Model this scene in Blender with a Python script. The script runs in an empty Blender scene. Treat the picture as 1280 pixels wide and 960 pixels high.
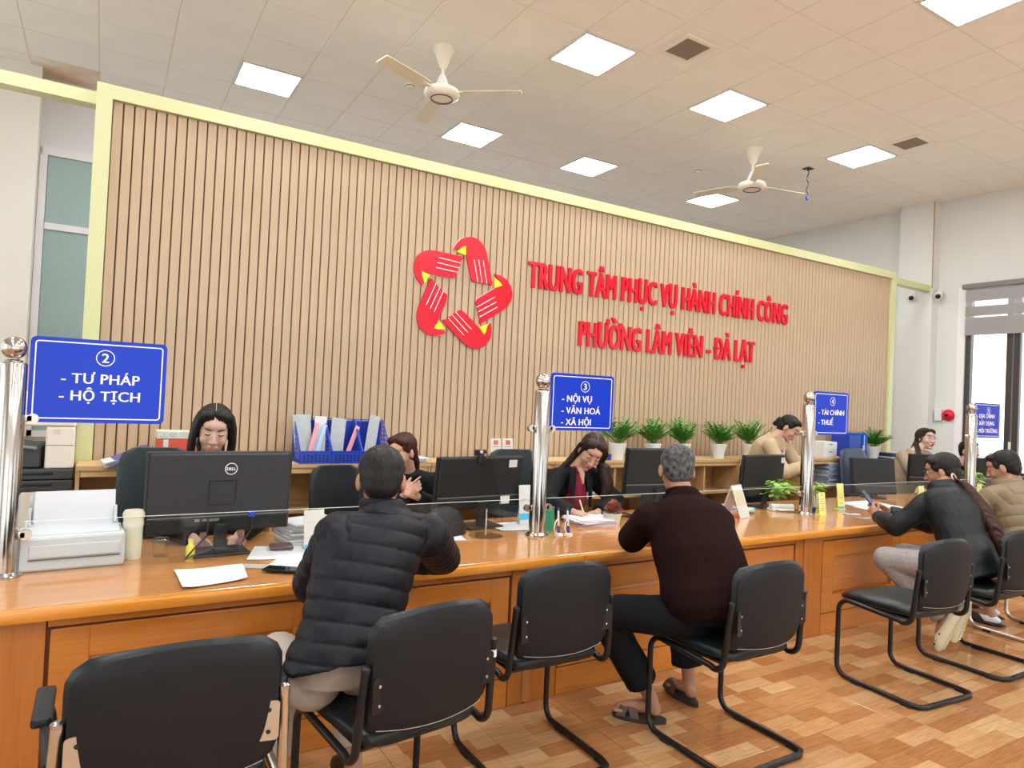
import bpy, bmesh, math, random
import numpy as np
from mathutils import Vector, Matrix, Euler

# ---------------------------------------------------------------- camera
H = 1.6
YAW, PITCH, ROLL, FPX = 0.54217, 0.0190877, 0.0466460, 846.76
sc = bpy.context.scene
cy, sy_ = math.cos(YAW), math.sin(YAW)
_f = Vector((sy_*math.cos(PITCH), cy*math.cos(PITCH), math.sin(PITCH)))
_r = Vector((cy, -sy_, 0)); _u = _r.cross(_f)
_r2 = _r*math.cos(ROLL)+_u*math.sin(ROLL); _u2 = -_r*math.sin(ROLL)+_u*math.cos(ROLL)
cam_d = bpy.data.cameras.new('camera'); cam = bpy.data.objects.new('camera', cam_d)
sc.collection.objects.link(cam)
cam_d.sensor_width = 36; cam_d.lens = FPX/1280*36; cam_d.clip_start = .05; cam_d.clip_end = 200
cam.matrix_world = Matrix(((_r2.x,_u2.x,-_f.x,0),(_r2.y,_u2.y,-_f.y,0),(_r2.z,_u2.z,-_f.z,H),(0,0,0,1)))
sc.camera = cam
# ---------------------------------------------------------------- world / exposure
w = bpy.data.worlds.new('overcast_sky'); sc.world = w; w.use_nodes = True
bgn = w.node_tree.nodes['Background']; bgn.inputs[0].default_value = (.93,.97,1,1); bgn.inputs[1].default_value = 2.25
sc.view_settings.view_transform = 'Standard'; sc.view_settings.look = 'None'
sc.view_settings.gamma = 1; sc.view_settings.use_curve_mapping = False
sc.view_settings.exposure = 0.24
PANEL_EMIT = 34.0
sc.cycles.max_bounces = 8; sc.cycles.diffuse_bounces = 5; sc.cycles.transparent_max_bounces = 12
sc.cycles.sample_clamp_indirect = 6

R_ = math.radians
rnd = random.Random(7)
V = Vector
# ---------------------------------------------------------------- materials
MATS = {}
def M(name, col, rough=.5, metal=0, spec=.5, nz=None, bump=None, coat=0, emit=None, alpha=None, trans=0, sheen=0, stretch=(1,1,1), col2=None, wave=None):
    if name in MATS: return MATS[name]
    m = bpy.data.materials.new(name); m.use_nodes = True; nt = m.node_tree
    b = nt.nodes['Principled BSDF']; I = b.inputs
    I['Base Color'].default_value = (*col,1); I['Roughness'].default_value = rough; I['Metallic'].default_value = metal
    I['Specular IOR Level'].default_value = spec; I['Coat Weight'].default_value = coat; I['Coat Roughness'].default_value=.08
    I['Sheen Weight'].default_value = sheen; I['Transmission Weight'].default_value = trans
    if alpha is not None: I['Alpha'].default_value = alpha
    if emit: I['Emission Color'].default_value = (*col,1); I['Emission Strength'].default_value = emit
    if nz or bump or wave:
        tc = nt.nodes.new('ShaderNodeTexCoord'); mp = nt.nodes.new('ShaderNodeMapping')
        mp.inputs['Scale'].default_value = stretch; nt.links.new(tc.outputs['Object'], mp.inputs[0])
    if nz:
        n = nt.nodes.new('ShaderNodeTexNoise'); n.inputs['Scale'].default_value = nz[0]; n.inputs['Detail'].default_value = 5
        nt.links.new(mp.outputs[0], n.inputs[0])
        cr = nt.nodes.new('ShaderNodeMapRange'); cr.inputs[1].default_value=.3; cr.inputs[2].default_value=.7
        nt.links.new(n.outputs[0], cr.inputs[0])
        mx = nt.nodes.new('ShaderNodeMix'); mx.data_type='RGBA'
        c2 = col2 or tuple(c*(1-nz[1]) for c in col)
        mx.inputs[6].default_value=(*col,1); mx.inputs[7].default_value=(*c2,1)
        nt.links.new(cr.outputs[0], mx.inputs[0]); nt.links.new(mx.outputs[2], I['Base Color'])
    if bump:
        n2 = nt.nodes.new('ShaderNodeTexNoise'); n2.inputs['Scale'].default_value = bump[0]; n2.inputs['Detail'].default_value=4
        nt.links.new(mp.outputs[0], n2.inputs[0])
        bp = nt.nodes.new('ShaderNodeBump'); bp.inputs['Strength'].default_value = bump[1]; bp.inputs['Distance'].default_value = bump[2] if len(bump)>2 else .005
        nt.links.new(n2.outputs[0], bp.inputs['Height']); nt.links.new(bp.outputs[0], I['Normal'])
    MATS[name] = m; return m

def wood(name, c1, c2, rough=.35, scale=1, coat=0, axis=0):
    """long-grain wood: stretched noise driving tone, fine pores as bump; axis = grain direction"""
    if name in MATS: return MATS[name]
    m = bpy.data.materials.new(name); m.use_nodes = True; nt = m.node_tree; N = nt.nodes; L = nt.links
    b = N['Principled BSDF']; b.inputs['Roughness'].default_value = rough; b.inputs['Coat Weight'].default_value = coat; b.inputs['Coat Roughness'].default_value=.12
    tc = N.new('ShaderNodeTexCoord'); mp = N.new('ShaderNodeMapping'); L.new(tc.outputs['Object'], mp.inputs[0])
    s = [9*scale]*3; s[axis] = .7*scale; mp.inputs['Scale'].default_value = s
    n = N.new('ShaderNodeTexNoise'); n.inputs['Scale'].default_value = 1.6; n.inputs['Detail'].default_value = 4; n.inputs['Distortion'].default_value = 1.2
    L.new(mp.outputs[0], n.inputs[0])
    mp2 = N.new('ShaderNodeMapping'); L.new(tc.outputs['Object'], mp2.inputs[0])
    s2 = [140*scale]*3; s2[axis] = 5*scale; mp2.inputs['Scale'].default_value = s2
    n2 = N.new('ShaderNodeTexNoise'); n2.inputs['Scale'].default_value = 1; n2.inputs['Detail'].default_value = 2; L.new(mp2.outputs[0], n2.inputs[0])
    ml = N.new('ShaderNodeMath'); ml.operation='MULTIPLY_ADD'; L.new(n2.outputs[0], ml.inputs[0]); ml.inputs[1].default_value=.5
    L.new(n.outputs[0], ml.inputs[2])
    mr = N.new('ShaderNodeMapRange'); mr.inputs[1].default_value=.5; mr.inputs[2].default_value=1.0; L.new(ml.outputs[0], mr.inputs[0])
    mx = N.new('ShaderNodeMix'); mx.data_type='RGBA'; mx.inputs[6].default_value=(*c1,1); mx.inputs[7].default_value=(*c2,1)
    L.new(mr.outputs[0], mx.inputs[0]); L.new(mx.outputs[2], b.inputs['Base Color'])
    bp = N.new('ShaderNodeBump'); bp.inputs['Strength'].default_value=.12; bp.inputs['Distance'].default_value=.001
    L.new(n2.outputs[0], bp.inputs['Height']); L.new(bp.outputs[0], b.inputs['Normal'])
    MATS[name]=m; return m

def parquet_mat():
    m = bpy.data.materials.new('printed_parquet_tile'); m.use_nodes=True; nt=m.node_tree; N=nt.nodes; L=nt.links
    b=N['Principled BSDF']; b.inputs['Roughness'].default_value=.13; b.inputs['Specular IOR Level'].default_value=.6
    g=N.new('ShaderNodeNewGeometry'); mp=N.new('ShaderNodeMapping'); L.new(g.outputs['Position'], mp.inputs[0])
    mp.inputs['Location'].default_value=(-.14,-.09,0)
    br=N.new('ShaderNodeTexBrick'); br.offset=.37; br.offset_frequency=2; br.squash=.72; br.squash_frequency=3
    I=br.inputs; I['Color1'].default_value=(0,0,0,1); I['Color2'].default_value=(1,1,1,1); I['Mortar'].default_value=(.35,.35,.35,1)
    I['Scale'].default_value=1; I['Mortar Size'].default_value=.0008; I['Mortar Smooth'].default_value=.3
    I['Brick Width'].default_value=.30; I['Row Height'].default_value=.1; I['Bias'].default_value=0
    L.new(mp.outputs[0], br.inputs[0])
    cr=N.new('ShaderNodeValToRGB'); e=cr.color_ramp.elements
    e[0].color=(.32,.135,.048,1); e[1].color=(.52,.33,.165,1); e[1].position=1
    x=e.new(.45); x.color=(.37,.17,.065,1); x=e.new(.7); x.color=(.46,.25,.11,1)
    L.new(br.outputs['Color'], cr.inputs[0])
    mp2=N.new('ShaderNodeMapping'); mp2.inputs['Scale'].default_value=(6,90,1); L.new(g.outputs['Position'], mp2.inputs[0])
    n=N.new('ShaderNodeTexNoise'); n.inputs['Scale'].default_value=1; n.inputs['Detail'].default_value=5; n.inputs['Distortion'].default_value=1.5
    L.new(mp2.outputs[0], n.inputs[0])
    mr=N.new('ShaderNodeMapRange'); mr.inputs[1].default_value=.3; mr.inputs[2].default_value=.7; mr.inputs[3].default_value=.78; mr.inputs[4].default_value=1.18
    L.new(n.outputs[0], mr.inputs[0])
    mx=N.new('ShaderNodeMix'); mx.data_type='RGBA'; mx.blend_type='MULTIPLY'; mx.inputs[0].default_value=1
    L.new(cr.outputs[0], mx.inputs[6]); L.new(mr.outputs[0], mx.inputs[7]); L.new(mx.outputs[2], b.inputs['Base Color'])
    return m

def glass_mat(name, tint=(.95,1,.98), gloss=1.0):
    m=bpy.data.materials.new(name); m.use_nodes=True; nt=m.node_tree; N=nt.nodes; L=nt.links
    N.remove(N['Principled BSDF']); out=N['Material Output']
    t=N.new('ShaderNodeBsdfTransparent'); t.inputs[0].default_value=(*tint,1)
    g=N.new('ShaderNodeBsdfGlossy'); g.inputs['Roughness'].default_value=.02
    f=N.new('ShaderNodeLayerWeight'); f.inputs[0].default_value=.5
    pw=N.new('ShaderNodeMath'); pw.operation='POWER'; pw.inputs[1].default_value=4; L.new(f.outputs['Facing'], pw.inputs[0])
    ml=N.new('ShaderNodeMath'); ml.operation='MULTIPLY_ADD'; ml.inputs[1].default_value=.5*gloss; ml.inputs[2].default_value=.025*gloss; L.new(pw.outputs[0], ml.inputs[0])
    mx=N.new('ShaderNodeMixShader'); L.new(ml.outputs[0], mx.inputs[0]); L.new(t.outputs[0], mx.inputs[1]); L.new(g.outputs[0], mx.inputs[2])
    L.new(mx.outputs[0], out.inputs[0]); return m

# ---------------------------------------------------------------- mesh builder
class G:
    def __init__(s): s.v=[]; s.f=[]
    def add(s, vs, fs, mat=None):
        o=len(s.v)
        if mat is not None: vs=[mat@V(q) for q in vs]
        s.v.extend([tuple(q) for q in vs]); s.f.extend([tuple(i+o for i in f) for f in fs]); return s
    def box(s, c, d, rot=None, bev=0, mat=None):
        x,y,z=d[0]/2,d[1]/2,d[2]/2; T=Matrix.Translation(V(c))
        if rot is not None: T=T@Euler(rot).to_matrix().to_4x4()
        if mat is not None: T=mat@T
        if bev<=0:
            vs=[(a*x,b*y,e*z) for e in(-1,1) for b in(-1,1) for a in(-1,1)]
            return s.add(vs,[(0,2,3,1),(4,5,7,6),(0,1,5,4),(2,6,7,3),(0,4,6,2),(1,3,7,5)],T)
        b=min(bev,x*.98,y*.98,z*.98); rings=[]
        def ring(zz,i):
            X,Y=x-i,y-i; q=b*.999 if i==0 else b*.5
            return [(X-q,-Y,zz),(X,-Y+q,zz),(X,Y-q,zz),(X-q,Y,zz),(-X+q,Y,zz),(-X,Y-q,zz),(-X,-Y+q,zz),(-X+q,-Y,zz)]
        rs=[ring(-z,b),ring(-z+b*.3,b*.3),ring(-z+b,0),ring(z-b,0),ring(z-b*.3,b*.3),ring(z,b)]
        return s.rings(rs,T)
    def rings(s, rs, T=None, cap=True, closed=False):
        n=len(rs[0]); vs=[p for r in rs for p in r]; fs=[]; k=len(rs)
        for i in range(k if closed else k-1):
            a=i*n; b=((i+1)%k)*n
            for j in range(n): fs.append((a+j,a+(j+1)%n,b+(j+1)%n,b+j))
        if cap and not closed: fs.append(tuple(range(n-1,-1,-1))); fs.append(tuple((k-1)*n+j for j in range(n)))
        return s.add(vs,fs,T)
    def tube(s, pts, r, seg=10, closed=False, T=None):
        P=[V(p) for p in pts]; k=len(P); rr=r if isinstance(r,(list,tuple)) else [r]*k
        rs=[]; up=None
        for i in range(k):
            if closed: t=(P[(i+1)%k]-P[i-1])
            else: t=(P[min(i+1,k-1)]-P[max(i-1,0)])
            t.normalize()
            if up is None:
                up=V((0,0,1)) if abs(t.z)<.9 else V((1,0,0))
            a=t.cross(up); 
            if a.length<1e-5: a=t.cross(V((0,1,0)))
            a.normalize(); bb=a.cross(t); up=bb
            rs.append([P[i]+a*(rr[i]*math.cos(2*math.pi*j/seg))+bb*(rr[i]*math.sin(2*math.pi*j/seg)) for j in range(seg)])
        return s.rings(rs,T,True,closed)
    def lathe(s, prof, c=(0,0,0), seg=20, T=None):
        rs=[[(c[0]+max(r,1e-4)*math.cos(2*math.pi*j/seg),c[1]+max(r,1e-4)*math.sin(2*math.pi*j/seg),c[2]+z) for j in range(seg)] for r,z in prof]
        return s.rings(rs,T)
    def prism(s, poly, h0, h1, T=None):
        """poly in local xy, extruded along z"""
        n=len(poly); vs=[(x,y,h0) for x,y in poly]+[(x,y,h1) for x,y in poly]
        fs=[tuple(range(n-1,-1,-1)),tuple(range(n,2*n))]+[(i,(i+1)%n,n+(i+1)%n,n+i) for i in range(n)]
        return s.add(vs,fs,T)
    def ell(s, c, r, rot=None, seg=16, T=None, rows=10):
        Mx=Matrix.Translation(V(c))
        if rot is not None: Mx=Mx@(rot if isinstance(rot,Matrix) else Euler(rot).to_matrix()).to_4x4()
        if T is not None: Mx=T@Mx
        rs=[]
        for i in range(rows+1):
            t=math.pi*i/rows; q=max(math.sin(t),.02)
            rs.append([(r[0]*q*math.cos(2*math.pi*j/seg),r[1]*q*math.sin(2*math.pi*j/seg),-r[2]*math.cos(t)) for j in range(seg)])
        return s.rings(rs,Mx)
def setp(o, label=None, cat=None, group=None, kind=None):
    if label: o['label']=label
    if cat: o['category']=cat
    if group: o['group']=group
    if kind: o['kind']=kind
    return o
def obj(name, g, mat, parent=None, smooth=False, loc=None, ang=40):
    if isinstance(g,G):
        me=bpy.data.meshes.new(name); me.from_pydata(g.v,[],g.f)
        bm=bmesh.new(); bm.from_mesh(me); bmesh.ops.recalc_face_normals(bm,faces=bm.faces); bm.to_mesh(me); bm.free()
        if smooth:
            me.polygons.foreach_set('use_smooth',[True]*len(me.polygons)); me.set_sharp_from_angle(angle=R_(ang))
    else: me=g
    if mat is not None and len(me.materials)==0: me.materials.append(mat)
    o=bpy.data.objects.new(name,me); sc.collection.objects.link(o)
    if parent is not None: o.parent=parent
    if loc is not None: o.location=loc
    return o
def thing(name, label, cat, loc=(0,0,0), rz=0, group=None):
    o=bpy.data.objects.new(name,None); o.empty_display_size=.1; sc.collection.objects.link(o)
    o.location=loc; o.rotation_euler=(0,0,R_(rz)); return setp(o,label,cat,group)
def one(name, label, cat, g, mat, loc=(0,0,0), rz=0, group=None, smooth=True):
    o=obj(name,g,mat,None,smooth); o.location=loc; o.rotation_euler=(0,0,R_(rz)); return setp(o,label,cat,group)
def copy_tree(o, parent=None):
    c=o.copy(); sc.collection.objects.link(c); c.parent=parent
    for ch in o.children: copy_tree(ch,c)
    return c
def dup(root, loc, rz=0, label=None):
    c=copy_tree(root); c.location=loc; c.rotation_euler=(0,0,R_(rz))
    if label: c['label']=label
    return c
def struct(name, g, mat, smooth=False):
    return setp(obj(name,g,mat,None,smooth),kind='structure')
def text_geo(s, size, ext=.001, bold=0, sx=1, align='CENTER', sp=1):
    cu=bpy.data.curves.new('t','FONT'); cu.body=s; cu.size=size; cu.extrude=ext; cu.offset=bold; cu.align_x=align; cu.space_character=sp
    cu.resolution_u=3
    o=bpy.data.objects.new('t',cu); sc.collection.objects.link(o)
    dg=bpy.context.evaluated_depsgraph_get(); me=bpy.data.meshes.new_from_object(o.evaluated_get(dg))
    bm=bmesh.new(); bm.from_mesh(me); bmesh.ops.remove_doubles(bm,verts=bm.verts,dist=1e-6)
    v=[(q.co.x*sx,q.co.y,q.co.z) for q in bm.verts]; f=[tuple(x.index for x in q.verts) for q in bm.faces]
    bm.free(); bpy.data.objects.remove(o); bpy.data.curves.remove(cu); bpy.data.meshes.remove(me)
    return v,f
def viet_geo(s, size, ext, bold, sx, align='LEFT', sp=1):
    """text with the stroke of D-bar and the horn+grave of O built by hand where the font's outlines cross"""
    base=s.replace('Đ','D').replace('Ờ','O'); v,f=text_geo(base,size,ext,bold,sx,align,sp); v=list(v); f=list(f)
    if base==s: return v,f
    info=[]
    for q in islands(v,f):
        ids={i for t in q for i in t}; xs=[v[i][0] for i in ids]; info.append([min(xs),max(xs)])
    info.sort(key=lambda a:-(a[1]-a[0])); gr=[]
    for a in info:
        c=(a[0]+a[1])/2
        if not any(g_[0]<=c<=g_[1] for g_ in gr): gr.append(a)
    gr.sort(); ch=[c for c in s if c!=' ']; zs=[p[2] for p in v]; z0,z1=min(zs),max(zs)
    cap=[max(p[1] for p in text_geo('N',size,ext,bold,sx)[0])][0]; u=cap/.7
    if len(gr)!=len(ch): return text_geo(s,size,ext,bold,sx,align,sp)
    for c,(a,b) in zip(ch,gr):
        polys=[]
        if c=='Đ': polys=[[(a-.07*u*sx,cap*.455),(a+.24*u*sx,cap*.455),(a+.24*u*sx,cap*.56),(a-.07*u*sx,cap*.56)]]
        if c=='Ờ':
            m=(a+b)/2; w_=b-a
            polys=[[(b-.22*w_,cap*.86),(b-.02*w_,cap*.86),(b+.12*w_,cap*.95),(b+.14*w_,cap*1.10),(b+.0*w_,cap*1.10),(b-.0*w_,cap*1.0),(b-.2*w_,cap*.97)],[(m-.30*w_,cap*1.30),(m-.08*w_,cap*1.30),(m+.14*w_,cap*1.09),(m-.02*w_,cap*1.09)]]
        for p in polys:
            g_=G().prism(p,z0,z1); o=len(v); v+=g_.v; f+=[tuple(i+o for i in t) for t in g_.f]
    return v,f
def fat(v,f,w_,dz=.00012):
    """bolder lettering: three copies side by side, a hair apart in depth"""
    n=len(v); out=[]
    for k,dx in enumerate((0,-w_,w_)): out+=[(x+dx,y,z-k*dz) for x,y,z in v]
    return out,[tuple(i+n*q for i in t) for q in range(3) for t in f]
WALLT = Matrix.Rotation(math.pi/2,4,'X')       # local xy -> world xz, faces -Y
def islands(v,f):
    par=list(range(len(v)))
    def find(a):
        while par[a]!=a: par[a]=par[par[a]]; a=par[a]
        return a
    for q in f:
        for i in q[1:]: par[find(i)]=find(q[0])
    d={}
    for q in f: d.setdefault(find(q[0]),[]).append(q)
    return list(d.values())
def letters(name, v, f, mat, parent, T, tol=.35):
    """one part per letter: islands whose x-ranges overlap belong to one letter (accents, dots)"""
    isl=islands(v,f); info=[]
    for q in isl:
        ids={i for t in q for i in t}; xs=[v[i][0] for i in ids]; info.append([min(xs),max(xs),q])
    info.sort(key=lambda a:-(a[1]-a[0])); groups=[]
    for a in info:
        c=(a[0]+a[1])/2
        for g in groups:
            if g[0]<=c<=g[1]: g[2].extend(a[2]); break
        else: groups.append([a[0],a[1],list(a[2])])
    groups.sort()
    for g in groups:
        ids=sorted({i for t in g[2] for i in t}); mp={j:k for k,j in enumerate(ids)}
        gg=G().add([v[i] for i in ids],[tuple(mp[i] for i in t) for t in g[2]],T)
        obj(name,gg,mat,parent)
def inview(p, m=40):
    q=V(p)-V((0,0,H)); z=q.dot(_f)
    if z<=.1: return False
    return -m<640+FPX*q.dot(_r2)/z<1280+m and -m<480-FPX*q.dot(_u2)/z<960+m
# ================================================================ SETTING
X0, X1, Y0, Y1, ZC = -3.79, 10.53, -5.5, 8.8, 4.782
m_wall = M('wall_paint',(.70,.70,.665),.75,nz=(1.2,.04))
m_wallb = M('wall_paint_grey',(.70,.69,.69),.8)
m_tile = M('mineral_ceiling_tile',(.88,.865,.81),.85,nz=(3,.05),bump=(60,.25,.002))
m_gap = M('ceiling_grid',(.74,.71,.64),.7)
m_floor = parquet_mat()
m_grout = M('floor_grout',(.30,.17,.09),.6)
m_yel = M('yellow_green_laminate',(.58,.62,.29),.35,nz=(.8,.10),col2=(.62,.62,.36))
m_slat = wood('oak_slat',(.52,.385,.255),(.455,.33,.21),.5,1,0,2)
m_back = M('dark_groove',(.13,.07,.04),.9)
m_counter = wood('orange_varnished_ash',(.56,.20,.026),(.43,.13,.012),.34,1,.3,0)
m_counterv = wood('orange_varnished_ash_upright',(.48,.165,.022),(.36,.10,.010),.34,1,.3,2)
m_top = wood('orange_counter_top',(.58,.27,.085),(.49,.20,.055),.15,1,.5,0)
m_lip = wood('orange_counter_lip',(.70,.28,.03),(.62,.22,.02),.28,1,.3,0)
m_groove = M('counter_groove',(.17,.05,.012),.6)
m_pine = wood('pine_board',(.62,.42,.20),(.50,.29,.115),.5,.8,0,0)
m_pinev = wood('pine_board_upright',(.60,.40,.19),(.47,.27,.105),.5,.8,0,2)
m_white = M('white_plastic',(.70,.70,.68),.4)
m_white2 = M('warm_white_enamel',(.82,.78,.70),.35)
m_steel = M('polished_steel',(.50,.465,.435),.15,1)
m_steel2= M('brushed_steel',(.62,.57,.50),.32,1)
m_black = M('black_powder_coat',(.008,.008,.009),.28,spec=.35)
m_blackp = M('black_plastic',(.014,.015,.017),.45,spec=.3)
m_vinyl = M('black_vinyl',(.008,.012,.013),.36,spec=.35,bump=(350,.15,.0008))
m_shell = M('dark_grey_chair_shell',(.012,.011,.013),.55,spec=.22,bump=(500,.2,.0008))
m_paper = M('white_paper',(.66,.67,.70),.7)
m_blue = M('blue_plastic',(.012,.05,.42),.35)
m_sign = M('blue_sign_acrylic',(.003,.035,.50),.14,spec=.25)
m_ink = M('white_sign_print',(.85,.86,.90),.4)
m_red = M('red_acrylic',(.66,.008,.028),.2,spec=.3)
m_yellow = M('yellow_acrylic',(.9,.72,.02),.3)
m_glass = glass_mat('clear_screen_glass',(.98,.992,.985),.8)

# floor: printed parquet tiles, one part each where the camera sees them
fl = struct('floor', G().box(((X0+X1)/2,(Y0+Y1)/2,-.055),(X1-X0+.4,Y1-Y0+.4,.1)), m_grout)
rest = G(); tile_me=None
for i in range(-8,22):
    for j in range(-12,18):
        x=.14+.5*i+.25; y=.09+.5*j-.001+.25
        if x<X0 or x>X1 or y<Y0 or y>Y1: continue
        if y<3.2 and inview((x,y,0),30):
            if tile_me is None:
                o=obj('tile',G().box((0,0,-.0025),(.4975,.4975,.005),bev=.0008),m_floor,fl); tile_me=o.data
            else: o=obj('tile',tile_me,None,fl)
            o.location=(x,y,0)
        else: rest.box((x,y,-.0025),(.4975,.4975,.005))
setp(obj('tile_field',rest,m_floor,fl),kind='stuff')

# ceiling: lay-in tiles
LX, LY = 1.00594, 4.68788
ce = struct('ceiling', G().box(((X0+X1)/2,(Y0+Y1)/2,ZC+.052),(X1-X0+.4,Y1-Y0+.4,.1)), m_gap)
lights=[(a,b) for a in (-4,0,4,7,11) for b in (-16,-12,-8,-4,0,4) if not (a==-4 and b==4)]
vents=[(5,-1),(11,-1)]
rest=G(); tile_me=None
for i in range(-8,16):
    for j in range(-17,7):
        if (i,j) in lights: continue
        xa=max(LX+.6*i,X0); xb=min(LX+.6*(i+1),X1); ya=max(LY+.6*j,Y0); yb=min(LY+.6*(j+1),Y1)
        if xb-xa<.02 or yb-ya<.02: continue
        full = xb-xa>.59 and yb-ya>.59
        vis = inview(((xa+xb)/2,(ya+yb)/2,ZC),25)
        if vis and full:
            if tile_me is None:
                o=obj('tile',G().box((0,0,.004),(.588,.588,.012),bev=.003),m_tile,ce); tile_me=o.data
            else: o=obj('tile',tile_me,None,ce)
            o.location=((xa+xb)/2,(ya+yb)/2,ZC)
        elif vis: o=obj('tile',G().box(((xa+xb)/2,(ya+yb)/2,ZC+.004),(xb-xa-.012,yb-ya-.012,.012),bev=.003),m_tile,ce)
        else: rest.box(((xa+xb)/2,(ya+yb)/2,ZC+.004),(xb-xa-.012,yb-ya-.012,.012))
setp(obj('tile_field',rest,m_tile,ce),kind='stuff')
m_stain=M('water_stained_tile',(.84,.80,.72),.85,nz=(2.2,.1),col2=(.62,.42,.25),bump=(60,.25,.002))
for o in [q for q in ce.children if q.name.startswith('tile')]:           # the water-stained tile above the rail, left
    bb=[o.matrix_world@V(c_) for c_ in o.bound_box] if o.location.length==0 else [o.location-V((.3,.3,0)),o.location+V((.3,.3,0))]
    if min(b.x for b in bb)<-.40<max(b.x for b in bb) and min(b.y for b in bb)<8.35<max(b.y for b in bb) and len(bb)<9 and o.get('kind') is None:
        me=o.data.copy(); me.materials.clear(); me.materials.append(m_stain); o.data=me

# walls
t=.2
struct('wall_back', G().box(((X0+X1)/2,Y1+t/2,ZC/2),(X1-X0+2*t,t,ZC)), m_wallb)
g=G()                      # unseen left wall; three wide window openings added to let daylight in
for a,b,c,d in [(4.4,4.9,0,ZC),(8.3,Y1,0,ZC),(4.9,8.3,0,.8),(4.9,8.3,3.9,ZC),(Y0,-3.9,0,ZC),(-.2,.8,0,ZC),(-3.9,-.2,0,.8),(-3.9,-.2,3.5,ZC),(.8,4.4,0,.8),(.8,4.4,3.5,ZC)]: g.box((X0-t/2,(a+b)/2,(c+d)/2),(t,b-a,d-c))
struct('wall_left', g, m_wall)
g=G()                      # right wall with the window opening, plus an unseen one added for daylight
wy0,wy1,wz0,wz1 = 2.75,4.97,.74,3.46
wr=[(wy1,Y1,0,ZC),(-1.2,wy0,0,ZC),(Y0,-3.6,0,ZC),(wy0,wy1,0,wz0),(wy0,wy1,wz1,ZC),(-3.6,-1.2,0,wz0),(-3.6,-1.2,wz1,ZC)]
for a,b,c,d in wr: g.box((X1+t/2,(a+b)/2,(c+d)/2),(t,b-a,d-c))
struct('wall_right', g, m_wall)
g=G()                      # unseen wall behind the camera; wide glazed openings added for brightness
for a,b,c,d in [(X0,-2.6,0,ZC),(8.6,X1,0,ZC),(-2.6,8.6,3.3,ZC),(2.4,3.4,0,3.3)]: g.box(((a+b)/2,Y0-t/2,(c+d)/2),(b-a,t,d-c))
struct('wall_front', g, m_wall)
struct('trim_1', G().box((X1-.09,5.60,ZC/2),(.18,.5,ZC)), m_wall)       # pilaster by the window
struct('trim_2', G().box((-1.6,8.66,ZC/2),(1.8,.28,ZC)), M('wall_paint_cream',(.78,.75,.68),.75))
struct('baseboard_back', G().box(((X0+X1)/2,Y1-.01,.06),(X1-X0,.02,.12)), m_wallb)
struct('baseboard_right', G().box((X1-.01,7.3,.06),(.02,2.9,.12)), m_wall)
# yellow-green rail from wall to wall along the head of the slatted panel
for n,xa,xb in (('trim_3',X0,-.135),('trim_4',9.35,10.36)):
    struct(n, G().box(((xa+xb)/2,5.43,3.485),(xb-xa,.11,.085)), m_yel)

# window_1: frosted glass window in the back wall
m_frame=M('white_window_frame',(.74,.74,.74),.4)
m_frost=M('frosted_green_glass',(.30,.42,.40),.35,nz=(30,.1))
wn=struct('window_1', G().box((.25,8.77,3.99),(1.84,.06,.09)).box((-.66,8.77,2.45),(.07,.06,3.0)).box((1.15,8.77,2.45),(.07,.06,3.0)).box((.25,8.77,.98),(1.84,.06,.07)), m_frame)
obj('transom',G().box((.25,8.765,3.19),(1.76,.05,.07)),m_frame,wn)
obj('mullion',G().box((.25,8.765,2.45),(.05,.05,2.9)),m_frame,wn)
for a,b in ((-.62,.225),(.275,1.12)):
    for c,d in ((1.02,3.155),(3.225,3.945)): obj('pane',G().box(((a+b)/2,8.77,(c+d)/2),(b-a,.012,d-c)),m_frost,wn)

# window_2: dark framed casement in the right wall
m_dark=M('dark_bronze_frame',(.055,.045,.042),.35)
m_wglass=glass_mat('window_glass',(.97,.99,.98),.8)
wn=struct('window_2', G().box((X1+.06,(wy0+wy1)/2,wz0+.03),(.08,wy1-wy0,.06)).box((X1+.06,(wy0+wy1)/2,wz1-.03),(.08,wy1-wy0,.06)).box((X1+.06,wy1-.035,2.1),(.08,.07,2.7)).box((X1+.06,wy0+.035,2.1),(.08,.07,2.7)), m_dark)
for k,yy in enumerate((4.37,3.86,3.32)):
    obj('sash_stile',G().box((X1+.05,yy+.045,2.1),(.07,.075,2.6),bev=.005),m_dark,wn)
    obj('sash_stile',G().box((X1+.05,yy-.045,2.1),(.07,.075,2.6),bev=.005),m_dark,wn)
for a,b in ((4.46,4.90),(3.95,4.28),(3.41,3.77),(2.82,3.23)):
    obj('sash_rail',G().box((X1+.05,(a+b)/2,.85),(.06,b-a,.10)),m_dark,wn)
    obj('pane',G().box((X1+.06,(a+b)/2,2.15),(.008,b-a,2.5)),m_wglass,wn)
h=obj('handle',G().box((X1-.005,4.37,1.25),(.03,.03,.11),bev=.008).box((X1+.0,4.37,1.18),(.02,.02,.09),bev=.006),m_white,wn,True)
struct('trim_5', G().box((X1-.015,(wy0+wy1)/2,wz0-.015),(.09,wy1-wy0+.1,.03)).box((X1-.004,wy1+.05,2.1),(.012,.1,2.76)), M('white_reveal',(.80,.79,.77),.6))
wn=struct('added_window_3', G().box((X1+.06,-2.4,wz0+.03),(.08,2.4,.06)).box((X1+.06,-2.4,wz1-.03),(.08,2.4,.06)), m_dark)  # unseen second window, added in the right wall for more daylight
obj('pane',G().box((X1+.06,-2.4,2.1),(.008,2.4,2.6)),m_wglass,wn)
wn=struct('added_window_4', G().box((3.0,Y0-.1,3.25),(11.2,.08,.1)), m_dark)  # unseen glazing added behind the camera to raise the overall brightness
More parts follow.
